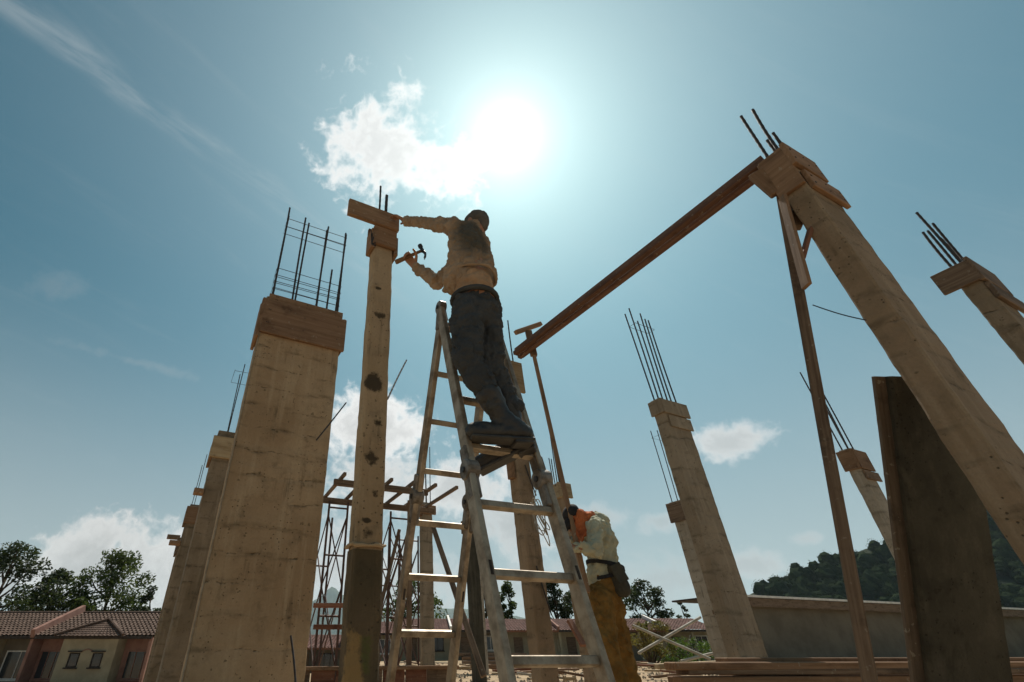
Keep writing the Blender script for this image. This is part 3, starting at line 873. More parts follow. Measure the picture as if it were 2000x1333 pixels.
# columns behind it, going away to the left
def bars4(h=.9): return [(0, 0, h), (1, 0, h * .95), (0, 1, h * .98), (1, 1, h)]
t, C = column('second column behind the wide tan one, with a tan formwork collar', (-2.93, 6.63), .42, .5, HT, M['conc_old'], bars=[(.3, .2, 1.25), (.32, .9, 1.2)], ties=(1.05,), seed=2)
board(t, C, .42, .5, 'f', -.05, .5, HT - .42, HT - .1, .04, M['wood_pale']); board(t, C, .42, .5, 'l', -.03, .53, HT - .42, HT - .1, .04, M['wood'])
board(t, C, .42, .5, 'l', -.05, .10, HT - .95, HT - .88, .13, M['wood'], name='timber_stub')
C3 = atz(372, 985, HT)
t, C = column('third column in the receding left row, half hidden by the second', (C3.x, C3.y), .36, .45, HT, M['conc_old'], bars=[(0, 0, .9), (.2, 1, 1.3)], seed=3)
board(t, C, .36, .45, 'f', -.05, .41, HT - .4, HT - .05, .05, M['wood']); board(t, C, .36, .45, 'l', -.03, .5, HT - .4, HT - .05, .05, M['wood_dark'])
board(t, C, .36, .45, 'l', -.05, .15, HT - .85, HT - .77, .22, M['wood'], name='timber_stub')
C4 = atz(352, 1050, HT)
t, C = column('fourth and farthest column of the receding left row', (C4.x, C4.y), .36, .45, HT, M['conc_old'], bars=[(0, 0, .8), (.3, 1, .9)], seed=4)
board(t, C, .36, .45, 'f', -.06, .42, HT - .45, HT - .05, .05, M['wood_dark']); board(t, C, .36, .45, 'l', -.06, .5, HT - .45, HT - .05, .05, M['wood_dark'])
board(t, C, .36, .45, 'l', -.05, .15, HT - .05, HT + .05, .34, M['wood_dark'], name='timber_stub')

# slender column the worker is hammering at
CS = (-.31, 2.61)
WS, VS = .155, .105
spots = [((WS * .55, 0, 2.49 - .02), (.06, .06, .035)), ((WS * .45, 0, 1.93), (.09, .06, .075)), ((WS * .62, 0, 1.67), (.045, .05, .04)), ((WS * .55, 0, 1.45), (.07, .05, .06)), ((WS * .62, 0, 1.25), (.035, .05, .035)), ((WS * .35, 0, 1.10), (.04, .05, .018)), ((WS * .55, 0, 1.03), (.055, .05, .05)), ((WS * .3, 0, 2.7), (.03, .04, .02)), ((WS * .5, 0, 2.25), (.03, .03, .02))]
M['conc_slim'] = mat_concrete('concrete slender', (.42, .305, .19), (.33, .23, .135), (.49, .375, .25), CONC_STAIN, .35, patches=[(a, b, (.035, .027, .018), .9) for a, b in spots], lines=False)
M['conc_wet'] = mat_concrete('concrete dark foot', (.14, .098, .058), (.085, .065, .038), (.22, .15, .085), (.03, .026, .016), .75,
                             patches=[((.02, 0, .28), (.07, .07, .32), (.30, .19, .08), .85), ((.13, 0, .62), (.03, .05, .2), (.22, .14, .07), .8), ((.1, 0, .5), (.05, .05, .12), (.09, .10, .03), .7)], lines=False)
t, C = column('slender concrete column with dark mortar blotches, topped by the board the worker holds', CS, WS, VS, HT + .05, M['conc_slim'],
              bars=[(.12, .5, .52), (.66, .1, .42), (.80, 1, .50)], bar_r=.0085, seed=5, inset=.02)
shaft_mb(C - U * .006 - V * .006, WS + .012, VS + .012, -.4, .955, .014, .006, 55, .05).build('dark_foot', M['conc_wet'], t)
mb = MB()
for a, b in ((C - U * .012 - V * .012, C + U * (WS + .012) - V * .012), (C - U * .012 - V * .012, C - U * .012 + V * VS)):
    mb.tube([a.lerp(b, k / 8) + Z * (.975 + random.uniform(-.006, .006)) for k in range(9)], [.009 + random.uniform(-.004, .003) for _ in range(9)], 7)
mb.build('mortar_band', M['conc_slim'], t, smooth=True)
board(t, C, WS, VS, 'l', -.01, .11, HT - .22, HT - .02, .03, M['wood'])
board(t, C, WS, VS, 'r', -.02, .11, HT - .24, HT - .05, .03, M['wood'])
board(t, C, WS, VS, 'f', -.02, WS + .015, HT - .19, HT - .003, .03, M['wood'])
board(t, C, WS, VS, 'b', -.02, WS + .015, HT - .20, HT + .09, .03, M['wood'])
bd = MB().beam(C - U * .245 - V * .032 + Z * (HT + .085), C + U * (WS + .025) - V * .032 + Z * (HT + .085), .035, .17).build('formwork_plank', M['wood'])
tag(bd, 'long reddish plank held across the top of the slender column by the worker', 'plank')
mb = MB()
for k in range(3): mb.tube([C - U * (.03 + .012 * k) - V * .05 + Z * (HT - .16 + .03 * k), C - U * (.034) - V * .03 + Z * (HT - .22), C - U * .01 - V * .052 + Z * (HT - .25 + .02 * k)], .004, 5)
mb.build('tie_wire', M['wire'], t)
tag(MB().bar(at(757, 780, 2.9), at(794, 704, 3.3), .006).build('tie_rod', M['rebar']), 'thin steel rod sticking out to the right of the slender column', 'rod')

# near right column with boards, beam and prop
t, C = column('tall near concrete column leaning over the right side with two boards at its head', (2.555, 2.01), .393, .135, (HT + .13), M['conc_warm'],
              bars=[(.08, 0, .56), (.08, 1, .60), (.55, 0, .40), (.72, 1, .42)], bar_r=.0105, seed=6)
NRC = C
board(t, C, .393, .135, 'l', -.005, .155, (HT + .13) - .36, (HT + .13) + .01, .03, M['wood'])
board(t, C, .393, .135, 'f', .02, .435, (HT + .13) - .40, (HT + .13) - .23, .028, M['wood'], tilt=0)
board(t, C, .393, .135, 'f', -.035, .345, (HT + .13) - .19, (HT + .13) + .03, .030, M['wood'])
board(t, C, .393, .135, 'b', -.03, .42, (HT + .13) - .30, (HT + .13), .03, M['wood'])

# far right column
t, C = column('second leaning column at the right edge, smaller than the near one', (4.78, 3.05), .42, .13, (HT + .05), M['conc_old'],
              bars=[(.1, 0, .70), (.3, 1, .52), (.6, 0, .62), (.8, 1, .62), (.9, .5, .5)], bar_r=.0105, seed=7)
board(t, C, .42, .13, 'l', -.02, .235, (HT + .05) - .21, (HT + .05) + .0, .03, M['wood_dark'])
board(t, C, .42, .13, 'f', -.03, .52, (HT + .05) - .22, (HT + .05) + .03, .03, M['wood_dark'])
board(t, C, .42, .13, 'f', .0, .66, (HT + .05) - .40, (HT + .05) - .24, .03, M['wood_dark'])

# centre column carrying the far end of the long beam
t, C = column('central two-faced concrete column under the far end of the long beam', (1.00, 4.58), .175, .14, HT, M['conc_warm'],
              bars=[(.1, 0, .62), (.2, 1, .50), (.95, 0, .60)], bar_r=.008, seed=8, inset=.02)
CC = C
board(t, C, .175, .14, 'f', .02, .225, HT - .40, HT - .02, .03, M['wood_pale'])
board(t, C, .175, .14, 'l', -.02, .17, HT - .36, HT - .04, .03, M['wood'])
board(t, C, .175, .14, 'l', .02, .10, 1.94, 2.12, .05, M['wood'], name='timber_stub')
MB().bar(C + U * .10 - V * .01 + Z * 2.08, C + U * .17 - V * .03 + Z * 1.78, .006).build('bent_rod', M['rebar'], t)
MB().bar(C + U * .08 - V * .008 + Z * 1.16, C + U * .165 - V * .02 + Z * .78, .006).build('bent_rod', M['rebar'], t)

# pale columns right of the worker
t, C = column('tall pale column with a splayed rebar bundle, tallest of the right middle pair', (3.27, 5.72), .45, .15, (HT + .08), M['conc_grey'],
              bars=[(0, 0, 1.55), (.1, 1, 1.5), (.45, 0, 1.48), (.55, 1, 1.45), (.9, 0, 1.42), (1, 1, 1.5)], ties=(1.25,), bar_r=.011, seed=9)
board(t, C, .45, .15, 'f', -.04, .49, (HT + .08) - .22, (HT + .08) - .02, .03, M['conc_grey'], name='collar_board')
board(t, C, .45, .15, 'l', -.04, .17, (HT + .08) - .22, (HT + .08) - .02, .03, M['conc_grey'], name='collar_board')
board(t, C, .45, .15, 'f', .06, .48, (HT + .08) - .40, (HT + .08) - .24, .02, M['conc_grey'], name='collar_board')
t, C = column('shorter pale column half hidden behind the tall pale one', (5.75, 10.39), .55, .34, HT, M['conc_pale'],
              bars=[(0, 0, 1.75), (.1, 1, 1.7), (.5, 0, 1.8), (.5, 1, 1.75), (.8, 0, 1.8)], ties=(1.5,), bar_r=.011, seed=10)
board(t, C, .55, .34, 'f', -.06, .6, HT - .42, HT - .02, .05, M['wood_dark']); board(t, C, .55, .34, 'l', -.05, .4, HT - .42, HT - .02, .05, M['wood_dark'])
mbz = shaft_mb(C + U * -.02 - V * .02, .30, .1, 1.15, 1.22, .008, .004, 3); mbz.build('mortar_ledge', M['wood_dark'], t)
t, C = column('pale column between the dark post and the mouldy panel', (7.04, 7.36), .337, .16, HT, M['conc_pale'],
              bars=[(0, 0, 1.5), (.15, 1, 1.5), (.6, 0, 1.45), (.95, 1, 1.2)], bar_r=.011, seed=11)
board(t, C, .337, .16, 'f', -.05, .40, HT - .34, HT - .02, .03, M['wood']); board(t, C, .337, .16, 'l', -.04, .2, HT - .34, HT - .02, .03, M['wood'])
board(t, C, .337, .16, 'f', .02, .44, HT - .5, HT - .36, .03, M['wood_dark'])

# far middle columns
t, C = column('straight grey column with tall thin rebars beside the timber deck, middle distance', (.14, 10.6), .26, .12, HT, M['conc_grey'],
              bars=[(0, 0, 1.25), (.2, 1, 1.15), (.45, 0, 1.2), (.7, 1, 1.35), (1, 0, 1.3)], bar_r=.010, seed=12)
board(t, C, .26, .12, 'f', -.06, .33, HT - .25, HT - .06, .05, M['wood']); board(t, C, .26, .12, 'l', -.05, .2, HT - .3, HT - .05, .05, M['wood'])
Ck = atz(913, 1015, HT)
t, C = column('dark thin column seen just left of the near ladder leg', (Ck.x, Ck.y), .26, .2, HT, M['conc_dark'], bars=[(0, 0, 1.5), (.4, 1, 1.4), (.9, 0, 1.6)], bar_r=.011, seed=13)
board(t, C, .26, .2, 'l', -.05, .25, HT - .3, HT, .05, M['wood_dark'])
Ck = atz(922, 1087, HT)
t, C = column('farthest pale column with a dark cap, just left of the near ladder leg', (Ck.x, Ck.y), .36, .2, HT, M['conc_pale'], bars=[(0, 0, 2.4), (.3, 1, 2.3), (.6, 0, 2.35), (1, 1, 2.5)], bar_r=.013, seed=14)
board(t, C, .36, .2, 'f', -.08, .44, HT - .35, HT, .06, M['wood']); board(t, C, .36, .2, 'l', -.08, .28, HT - .35, HT, .06, M['wood'])
Ck = atz(1090, 945, HT)
t, C = column('tan column behind the bending worker with a chunky collar', (Ck.x, Ck.y), .22, .16, HT, M['conc_warm'], bars=[(-.5, 0, .5), (-.3, 1, .55), (.2, 0, .7), (.9, 1, 1.3), (.4, 1, 1.5)], bar_r=.010, seed=15)
board(t, C, .22, .16, 'f', -.05, .28, HT - .26, HT + .02, .05, M['wood_pale']); board(t, C, .22, .16, 'l', -.05, .2, HT - .28, HT, .05, M['wood_pale'])

def nails(col, label=None):
    for o in [c for c in col.children if c.name.startswith('formwork_board')]:
        mb = MB(); vs = [v.co for v in o.data.vertices]
        lo = [min(v[i] for v in vs) for i in range(3)]; hi = [max(v[i] for v in vs) for i in range(3)]
        cen = sum(vs, Vector()) / len(vs)
        fr = max(vs, key=lambda v: (v - cen).dot(-V)); d = (fr - cen).dot(-V)
        du = max((v - cen).dot(U) for v in vs)
        if du < .1 or d > .06: continue
        for sx in (-.82, -.78, .0, .8):
            for sz in (.3, .7):
                p = cen + U * du * sx - V * d + Z * ((lo[2] + (hi[2] - lo[2]) * sz) - cen.z) + o.parent.location
                n = MB(); n.tube([p + V * .004, p - V * .004], .005, 6)
                n.build('nail', M['rebar'], o)
for o in [x for x in bpy.data.objects if x.get('category') == 'column' and ('wide wall-like' in x['label'] or 'tall near' in x['label'] or 'slender' in x['label'])]: nails(o)

# ------------------------------------------------------------------ long beam, props, panel
b0 = NRC + U * .02 + V * .16 + Z * (HT - .10); b1 = CC + U * .08 - V * .20 + Z * (HT + .10)
b0 = at(1497, 318, 2.16); b1 = at(1008, 694, 4.42)
tb = thing('formwork_beam', 'long reddish timber beam form spanning from the near right column to the central column', 'beam', b1)
d = (b1 - b0).normalized(); sd = d.cross(Z).normalized()
MB().beam(b0 + Z * .035, b1 + Z * .035, .03, .095).build('side_board', M['beam'], tb)
MB().beam(b0 + sd * .085 + Z * .035, b1 + sd * .085 + Z * .035, .03, .095).build('side_board', M['beam'], tb)
MB().beam(b0 + sd * .0425 - Z * .02, b1 + sd * .0425 - Z * .02, .052, .03).build('bottom_board', M['beam'], tb)
MB().beam(b0 - sd * .03 + Z * .01, b1 - sd * .03 + Z * .01, .028, .045).build('edge_batten', M['beam'], tb)

# T-head prop that the second worker holds
p_top = at(1031, 642, 4.42); p_bot = at(1148, 1158, 3.92)
tp = thing('t_head_prop', 'thin wooden prop with a T head under the beam, held upright by the bending worker', 'prop', p_bot)
dirp = (p_top - p_bot).normalized()
MB().beam(at(1007, 650, 4.35), at(1056, 633, 4.55), .05, .05).build('head', M['wood'], tp)
MB().beam(p_top - dirp * .01 - Vector((0, 0, .03)), p_top - dirp * .42, .07, .045).build('stem', M['wood'], tp)
MB().beam(p_top - dirp * .30, p_bot, .036, .030).build('pole', M['wood'], tp)

# dark timber post near right with cleats
q_top = at(1523, 365, 2.16); q_bot = at(1712, 1400, 2.62)
tq = thing('timber_post', 'dark timber post propping the near end of the long beam', 'post', (q_bot.x, q_bot.y, 0))
dq = (q_bot - q_top).normalized()
qb = q_bot + dq * ((-q_bot.z) / dq.z if abs(dq.z) > .1 else 0)
MB().beam(q_top, qb, .075, .055).build('post', M['wood_dark'], tq)
MB().beam(at(1528, 385, 2.10), at(1576, 560, 2.10), .06, .022).build('cleat', M['wood'], tq)
MB().beam(at(1475, 340, 2.17), at(1520, 378, 2.14), .05, .09).build('end_block', M['wood'], tq)
MB().beam(at(1545, 395, 2.20), at(1554, 446, 2.22), .06, .07).build('packing_block', M['wood_dark'], tq)
MB().beam(at(1585, 440, 2.12), at(1566, 508, 2.12), .04, .022).build('brace', M['wood_red'], tq)
w0 = at(1587, 596, 2.2); w1 = at(1698, 627, 2.12)
mb = MB(); mb.tube([w0.lerp(w1, k / 8) - Z * .012 * sin(pi * k / 8) for k in range(9)], .0035, 6)
tag(mb.build('tie_wire', M['wire']), 'thin black wire strung from the dark timber post to the near column', 'wire')

# mouldy panel leaning at right
def leaning_panel():
    Dt, Db = 2.30, 3.02
    tl, tr_ = at(1740, 735, Dt), at(1905, 742, Dt + .04)
    bl, br = at(1832, 1420, Db), at(2012, 1420, Db + .04)
    e = (tr_ - tl); ax = (tl - bl).normalized()
    e = e - ax * e.dot(ax); w = e.length; e.normalize()
    n = e.cross(ax).normalized()
    if n.y > 0: n = -n
    k = (0 - bl.z) / ax.z; bl = bl + ax * k
    L = (tl - bl).length
    t = thing('leaning_panel', 'thick mouldy dark concrete panel leaning at right behind the near column', 'panel', (bl.x, bl.y, 0))
    R = Matrix((e, -n, ax)).transposed()
    if R.determinant() < 0: R = Matrix((e, n, ax)).transposed()
    mb = MB(); w = .46; th = .115
    # grid face with a slightly uneven edge
    vs = []; NZ = 40; prof = [(.012, 0), (w - .012, 0), (w, .012), (w, th - .01), (w - .012, th), (.012, th), (0, th - .012), (0, .012)]
    for j in range(NZ + 1):
        for (a, b) in prof:
            jx = mnoise.noise(Vector((a * 4, b * 9 + 3, j * .5))) * .006
            vs.append(bl + e * (a + jx) - n * (b) + ax * (L * j / NZ))
    fs = [(j * 8 + q, j * 8 + (q + 1) % 8, (j + 1) * 8 + (q + 1) % 8, (j + 1) * 8 + q) for j in range(NZ) for q in range(8)]
    fs += [tuple(range(8))[::-1], tuple(NZ * 8 + q for q in range(8))]
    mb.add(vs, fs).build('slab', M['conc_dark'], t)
    MB().beam(bl - e * .012 - n * th * .35 + ax * .02, tl - e * .012 - n * th * .35, .02, th * .9, up=tuple(e)).build('side_board', M['board_grimy'], t)
leaning_panel()

# stack of planks, lower right
def plank_stack():
    base = at(1300, 1300, 4.4); base.z = 0
    d = (Vector((.995, .10, 0))).normalized(); nrm = Vector((-d.y, d.x, 0))
    rows = [(0.43, .02, 3.5, .16, .05, 'wood'), (.395, .12, 3.2, .18, .035, 'wood_dark'), (.34, .05, 3.4, .2, .05, 'wood'), (.29, .16, 3.1, .16, .04, 'wood_dark'), (.24, .1, 3.3, .2, .05, 'wood'), (.18, .0, 3.4, .2, .05, 'wood_dark')]
    lab = ['top plank of the timber stack at lower right', 'thin dark plank second from the top of the timber stack', 'third plank down in the timber stack at lower right', 'dark plank in the middle of the timber stack', 'lower brown plank of the timber stack', 'lowest dark plank in view of the timber stack']
    for i, (z, s, L, w, th, m) in enumerate(rows):
        a = base + d * s + nrm * random.uniform(-.04, .04) + Z * z
        b = a + d * L + nrm * random.uniform(-.12, .12) + Z * random.uniform(-.004, .004)
        o = MB().beam(a, b, w, th).build('timber_plank', M[m])
        tag(o, lab[i], 'plank', 'planks stacked at the lower right')
        b2 = MB().beam(a + nrm * .25 + d * .6 + Z * .03, b + nrm * .3 + d * 1.1 + Z * .032, w, th * .9).build('timber_plank', M['wood_pale' if i % 2 else 'wood'])
        tag(b2, 'longer plank lying on the far side of the timber stack, ' + ['topmost', 'just under the topmost', 'third from its top', 'fourth from its top', 'fifth from its top', 'lowest'][i], 'plank', 'planks stacked at the lower right')
    for k in range(4):
        p = base + d * (.3 + k * .95) + nrm * .1
        o = MB().box(p + Z * .075, (.12, .5, .15), Matrix((d, nrm, Z)).transposed()).build('timber_bearer', M['wood_dark'])
        tag(o, 'short dark bearer block under the timber stack, ' + ['leftmost', 'second from its left end', 'third from its left end', 'rightmost'][k], 'timber block', 'bearers under the plank stack')
plank_stack()

# ------------------------------------------------------------------ folding ladder
def ladder():
    R = Vector((.93, .36, 0)).normalized(); N = Vector((-R.y, R.x, 0))
    ap = at(859, 600, 2.24); wA, wB = .316, .355
    t = thing('folding_ladder', 'paint-splashed aluminium folding step ladder that the first worker stands on', 'ladder', (ap.x, ap.y, 0))
    top = ap.z
    def Apt(z, s=0.0): k = (top - z) * .424; return ap + N * k + R * (s + .02) + Z * (z - ap.z)
    def Bpt(z, s=0.0): k = (top - z) * .24; return ap - N * k + R * s + Z * (z - ap.z)
    def rail(f, s, z0, z1, nm='rail', w=.028, h=.066):
        a, b = f(z0, s), f(z1, s)
        x = (b - a).normalized(); upv = x.cross(R).normalized()
        o = MB(); o.beam(a, b, h, w, up=tuple(R)); rl = o.build(nm, M['alu'], t)
        # slots punched through the web show as dark inlays
        return rl
    zjA, zjB = 1.225, 1.16
    zt = top - .03
    for f, wd, zj, pre in ((Apt, wA, zjA, 'a'), (Bpt, wB, zjB, 'b')):
        for s in (0, wd):
            sg = -1 if s == 0 else 1
            hi = rail(f, s, zj - .03, zt)
            lo = rail(f, s + sg * .012, 0.015, zj + .03)
            for z in (.22, .74):
                p = f(z, s + sg * .012); q = f(z + .05, s + sg * .012)
                MB().beam(p - N * .0335, q - N * .0335, .005, .012, up=tuple(R)).build('slot', M['dark_trim'], lo)
            # hinge knuckle at the joint
            c = f(zj, s + sg * .004)
            kn = MB(); kn.tube([c - R * .030, c - R * .024, c + R * .024, c + R * .030], [.040, .046, .046, .040], 18)
            kn.beam(f(zj - .13, s + sg * .004), f(zj + .11, s + sg * .004), .052, .047, up=tuple(R))
            k = kn.build('hinge', M['hinge'], t)
            MB().tube([c - R * .038, c + R * .038], .013, 10).build('pin', M['steel'], k)
            ft = MB(); e = f(0.0, s + sg * .012); ft.box(e + Z * .025, (.045, .085, .06), Matrix((R, N, Z)).transposed())
            ft.build('rubber_foot', M['rubber'], lo)
    # top hinges
    for s in (0.008, (wA + wB) / 2 + .01):
        c = ap + R * s + Z * -.005
        kn = MB(); kn.tube([c - R * .022, c - R * .017, c + R * .017, c + R * .022], [.036, .042, .042, .036], 18)
        kn.beam(c, Apt(top - .13, s - .01), .046, .04, up=tuple(R)); kn.beam(c, Bpt(top - .13, s), .046, .04, up=tuple(R))
        k = kn.build('top_hinge', M['hinge'], t)
        MB().tube([c - R * .03, c + R * .03], .012, 10).build('pin', M['steel'], k)
    for i in range(9):
        z = 2.115 - .2533 * i
        if z < .05: continue
        MB().beam(Apt(z, 0), Apt(z, wA), .030, .030, up=tuple((Apt(2, 0) - Apt(1, 0)).normalized())).build('rung', M['alu'], t)
    for i in range(8):
        z = 1.277 + .265 * (3 - i)
        if z < .05 or z > top - .08: continue
        MB().beam(Bpt(z, 0), Bpt(z, wB), .034, .030, up=tuple((Bpt(2, 0) - Bpt(1, 0)).normalized())).build('rung', M['alu'], t)
    # joint stabiliser lug
    c = Apt(1.10, wA)
    MB().box(c + R * .03 - N * .03, (.05, .05, .07), Matrix((R, N, Z)).transposed()).build('lock_lug', M['hinge'], t)
    return Apt, Bpt, R, N
Apt, Bpt, LR, LN = ladder()

# ------------------------------------------------------------------ scaffold and timber deck in the middle distance
def scaffold():
    t0 = atz(628, 985, 3.0)
    deck = thing('timber_deck_frame', 'timber bearers and joists laid over the scaffold between the columns', 'timber frame', (t0.x, t0.y, 3.0))
    a = atz(622, 976, 2.98); b = atz(848, 999, 2.98)
    du = (b - a); du.z = 0
    L = du.length; du.normalize(); dv = Vector((-du.y, du.x, 0))
    MB().beam(a, a + du * L, .06, .11).build('bearer', M['wood_dark'], deck)
    MB().beam(a - dv * 1.25 - Z * .02 + du*.0, a - dv * 1.25 + du * (L * .72) - Z * .02, .06, .11).build('bearer', M['wood_dark'], deck)
    for k in range(6):
        p = a + du * (L * (.06 + .175 * k)) + Z * .09
        MB().beam(p - dv * 1.42, p + dv * .35, .055, .06).build('joist', M['wood_dark'], deck)
    # scaffold frames
    def frame(p, label, h, wdt=.62):
        t = thing('scaffold_frame', label, 'scaffold', (p.x, p.y, 0), 'rusty scaffold frames under the timber deck')
        e = du * wdt; r = .021
        for q in (p, p + e): MB().tube([q, q + Z * h], r, 8).build('post', M['scaffold'], t)
        for q in (p, p + e):
            z = 1.0
        for z in (.25, 1.05, 2.0, h - .12): MB().tube([p + Z * z, p + e + Z * z], .017, 6).build('ledger', M['scaffold'], t)
        q0, q1 = p + dv * 1.3, p + e + dv * 1.3
        for q in (q0, q1): MB().tube([q, q + Z * h], r, 8).build('post', M['scaffold'], t)
        for z0, z1 in ((.3, 1.5), (1.5, 2.7)):
            for (u, v) in ((p, q0), (p + e, q1)):
                MB().tube([u + Z * z0, v + Z * z1], .012, 6).build('brace', M['scaffold'], t)
                MB().tube([u + Z * z1, v + Z * z0], .012, 6).build('brace', M['scaffold'], t)
            MB().tube([p + Z * z0, p + e + Z * z1], .012, 6).build('brace', M['scaffold'], t)
            MB().tube([p + e + Z * z0, p + Z * z1], .012, 6).build('brace', M['scaffold'], t)
        MB().tube([q0 + Z * 2.0, q1 + Z * 2.0], .017, 6).build('ledger', M['scaffold'], t)
    g = lambda px, z: atz(px, 1000, 3.0)
    pl = lambda px, py, D: Vector((at(px, py, D).x, D, 0))
    frame(pl(641, 1010, 9.2), 'rusty scaffold frame between the wide tan column and the slender one', 2.95, .36)
    frame(pl(762, 1050, 9.6), 'rusty scaffold frame right behind the slender column', 2.85, .42)
    frame(pl(780, 1060, 12.5), 'farther scaffold frame left of the straight grey column', 3.0, .5)
    # heavy timber posts and rails near it
    s0 = pl(800, 1060, 9.0)
    o = MB().beam(s0 - Z * .05, s0 + Z * 2.9, .09, .07, up=(0, 1, 0)).build('timber_post', M['wood_dark'])
    tag(o, 'upright dark timber post left of the straight grey column', 'post', 'timber shores in the middle distance')
    for (p, q, w, l) in ((at(846, 1030, 9.6), at(945, 1322, 8.4), .09, 'slanting dark timber shore leaning on the straight grey column'),
                         (at(742, 1040, 9.4), at(706, 1300, 9.2), .07, 'thin dark shore close behind the slender column'),
                         (at(725, 1260, 8.9), at(780, 1035, 9.2), .06, 'thin slanting shore crossing behind the left ladder leg')):
        tag(MB().beam(p, q, w, .06, up=(0, 1, 0)).build('timber_shore', M['wood_dark']), l, 'timber shore', 'timber shores in the middle distance')
    t = thing('low_formwork', 'low dark red formwork boxes on the ground behind the slender column', 'formwork', pl(600, 1290, 8.2))
    p = pl(585, 1290, 8.2)
    for k in range(7):
        q = p + du * (.36 * k)
        MB().box(q + Z * .17, (.34, .04, .36), Matrix((du, dv, Z)).transposed()).build('panel', M['wood_red'] if k % 3 else M['wood_dark'], t)
    MB().beam(p - dv * .05 + Z * .34 - du * .1, p - dv * .05 + du * 2.5 + Z * .34, .06, .05).build('rail', M['wood'], t)
    for (x, z) in ((.2, 1.25), (.25, .9)):
        tag(MB().beam(at(612, 1183 + (1.25 - z) * 120, 9.0), at(700, 1183 + (1.25 - z) * 120, 9.0), .05, .07).build('timber_rail', M['wood_red']), 'reddish rail tied across the left scaffold frame, ' + ('upper' if z > 1 else 'lower') + ' one', 'rail', 'rails tied to the scaffold')
scaffold()

# crossed poles right of the second worker
for (p, q, l) in ((at(1236, 1222, 15), at(1388, 1288, 14.2), 'white pole of the crossed pair running down to the right'),
                  (at(1247, 1276, 14.4), at(1368, 1206, 15.2), 'white pole of the crossed pair rising to the right'),
                  (at(1330, 1292, 14.4), at(1395, 1276, 14.8), 'low thin white pole at the foot of the crossed pair')):
    tag(MB().tube([p, q], .035, 8).build('pole', M['pole_white']), l, 'pole', 'white poles in front of the shrubs')
tag(MB().beam(at(1112, 1212, 8.5), at(1140, 1262, 8.3), .1, .05).build('timber_shore', M['wood_red']), 'short reddish timber leaning left of the bending worker, behind the ladder rail', 'timber shore')
tag(MB().beam(at(1282, 1302, 5.2), at(1410, 1296, 5.1), .2, .04).build('timber_plank', M['wood_pale']), 'sunlit pale plank just right of the mustard trousers', 'plank')

# tangle of pale wire beside the central column
def wire_coil():
    random.seed(77)
    c = at(1056, 1020, 4.2); t = None
    mb = MB()
    for k in range(5):
        pts = []
        a, b = random.uniform(.035, .06), random.uniform(.10, .17); ph = random.uniform(0, 6); z0 = random.uniform(-.10, .08)
        for i in range(25):
            th = 2 * pi * i / 24
            pts.append(c + Vector((a * cos(th + ph) * 1.2, .03 * sin(2 * th + k), z0 + b * sin(th) * .9)))
        mb.tube(pts, .0045, 5)
    mb.tube([at(1040, 905, 4.3), at(1048, 950, 4.25), c + Vector((-.03, 0, .18)), c + Vector((0, 0, .05))], .0045, 5)
    tag(mb.build('wire_coil', M['pole_white'], smooth=True), 'loose coil of pale wire hanging beside the central column', 'wire')
wire_coil()

# ------------------------------------------------------------------ debris on the ground
def debris():
    random.seed(91)
    base = []
    for k in range(6):
        L = random.uniform(.5, 1.5); w = random.uniform(.06, .18)
        base.append(MB().box((0, 0, 0), (L, w, random.uniform(.025, .06))).build('timber_offcut', M[('wood_pale', 'wood', 'pole_white', 'wood_pale', 'wood', 'wood_red')[k]]))
    n = 0
    for k in range(70):
        if k < 6: o = base[k]
        else:
            o = base[k % 6].copy(); COL.objects.link(o)
        y = random.uniform(13, 34); px = random.uniform(740, 1330)
        p = at(px, 1285, y); z = ground_z(p.x, p.y)
        o.location = (p.x, p.y, z + random.uniform(.03, .22))
        o.rotation_euler = (random.uniform(-.1, .1), random.uniform(-.16, .16), random.uniform(-.7, .7))
        tag(o, 'loose timber offcut lying on the sandy ground between the columns', 'timber', 'timber offcuts littering the plot')
    mb = MB()
    for k in range(2600):
        y = 11 + 30 * random.random() ** 1.5; px = random.uniform(640, 1700)
        p = at(px, 1285, y); z = ground_z(p.x, p.y); r = random.uniform(.015, .06)
        c = Vector((p.x, p.y, z + r * .3)); vs = []
        for d_ in ((1, 0, 0), (-1, 0, 0), (0, 1, 0), (0, -1, 0), (0, 0, 1), (0, 0, -1)):
            vs.append(c + Vector(d_) * r * random.uniform(.5, 1.3))
        mb.add(vs, [(0, 2, 4), (2, 1, 4), (1, 3, 4), (3, 0, 4), (2, 0, 5), (1, 2, 5), (3, 1, 5), (0, 3, 5)])
    tag(mb.build('rubble', M['mortar']), 'broken concrete rubble strewn over the sandy ground', 'rubble', kind='stuff')
    # heap of planks on trestles in the middle
    p = at(905, 1296, 19); p.z = ground_z(p.x, p.y)
    for k in range(4):
        a = p + Z * (.22 + .11 * k) + Vector((random.uniform(-.2, .2), .1 * k, 0))
        tag(MB().beam(a, a + Vector((2.6 + random.uniform(-.3, .3), .4, 0)), .3, .09).build('timber_plank', M['wood_dark' if k % 2 else 'wood']), 'plank in the low pile between the ladder legs, ' + ['lowest', 'second from below', 'third from below', 'topmost'][k], 'plank', 'low plank pile in the middle distance')
    # small pale slatted crate
    c = at(1113, 1330, 7.4); t = thing('slatted_crate', 'small yellow slatted wooden crate on the ground near the ladder foot', 'crate', (c.x, c.y, 0))
    for z in (.02, .09, .16, .23): MB().box((c.x, c.y - .06, z + .02), (.14, .012, .035)).build('slat', M['wood_pale'], t)
    for sx in (-1, 1):
        for sy in (-1, 1): MB().box((c.x + sx * .062, c.y + sy * .048, .14), (.018, .018, .28)).build('post', M['wood_pale'], t)
debris()

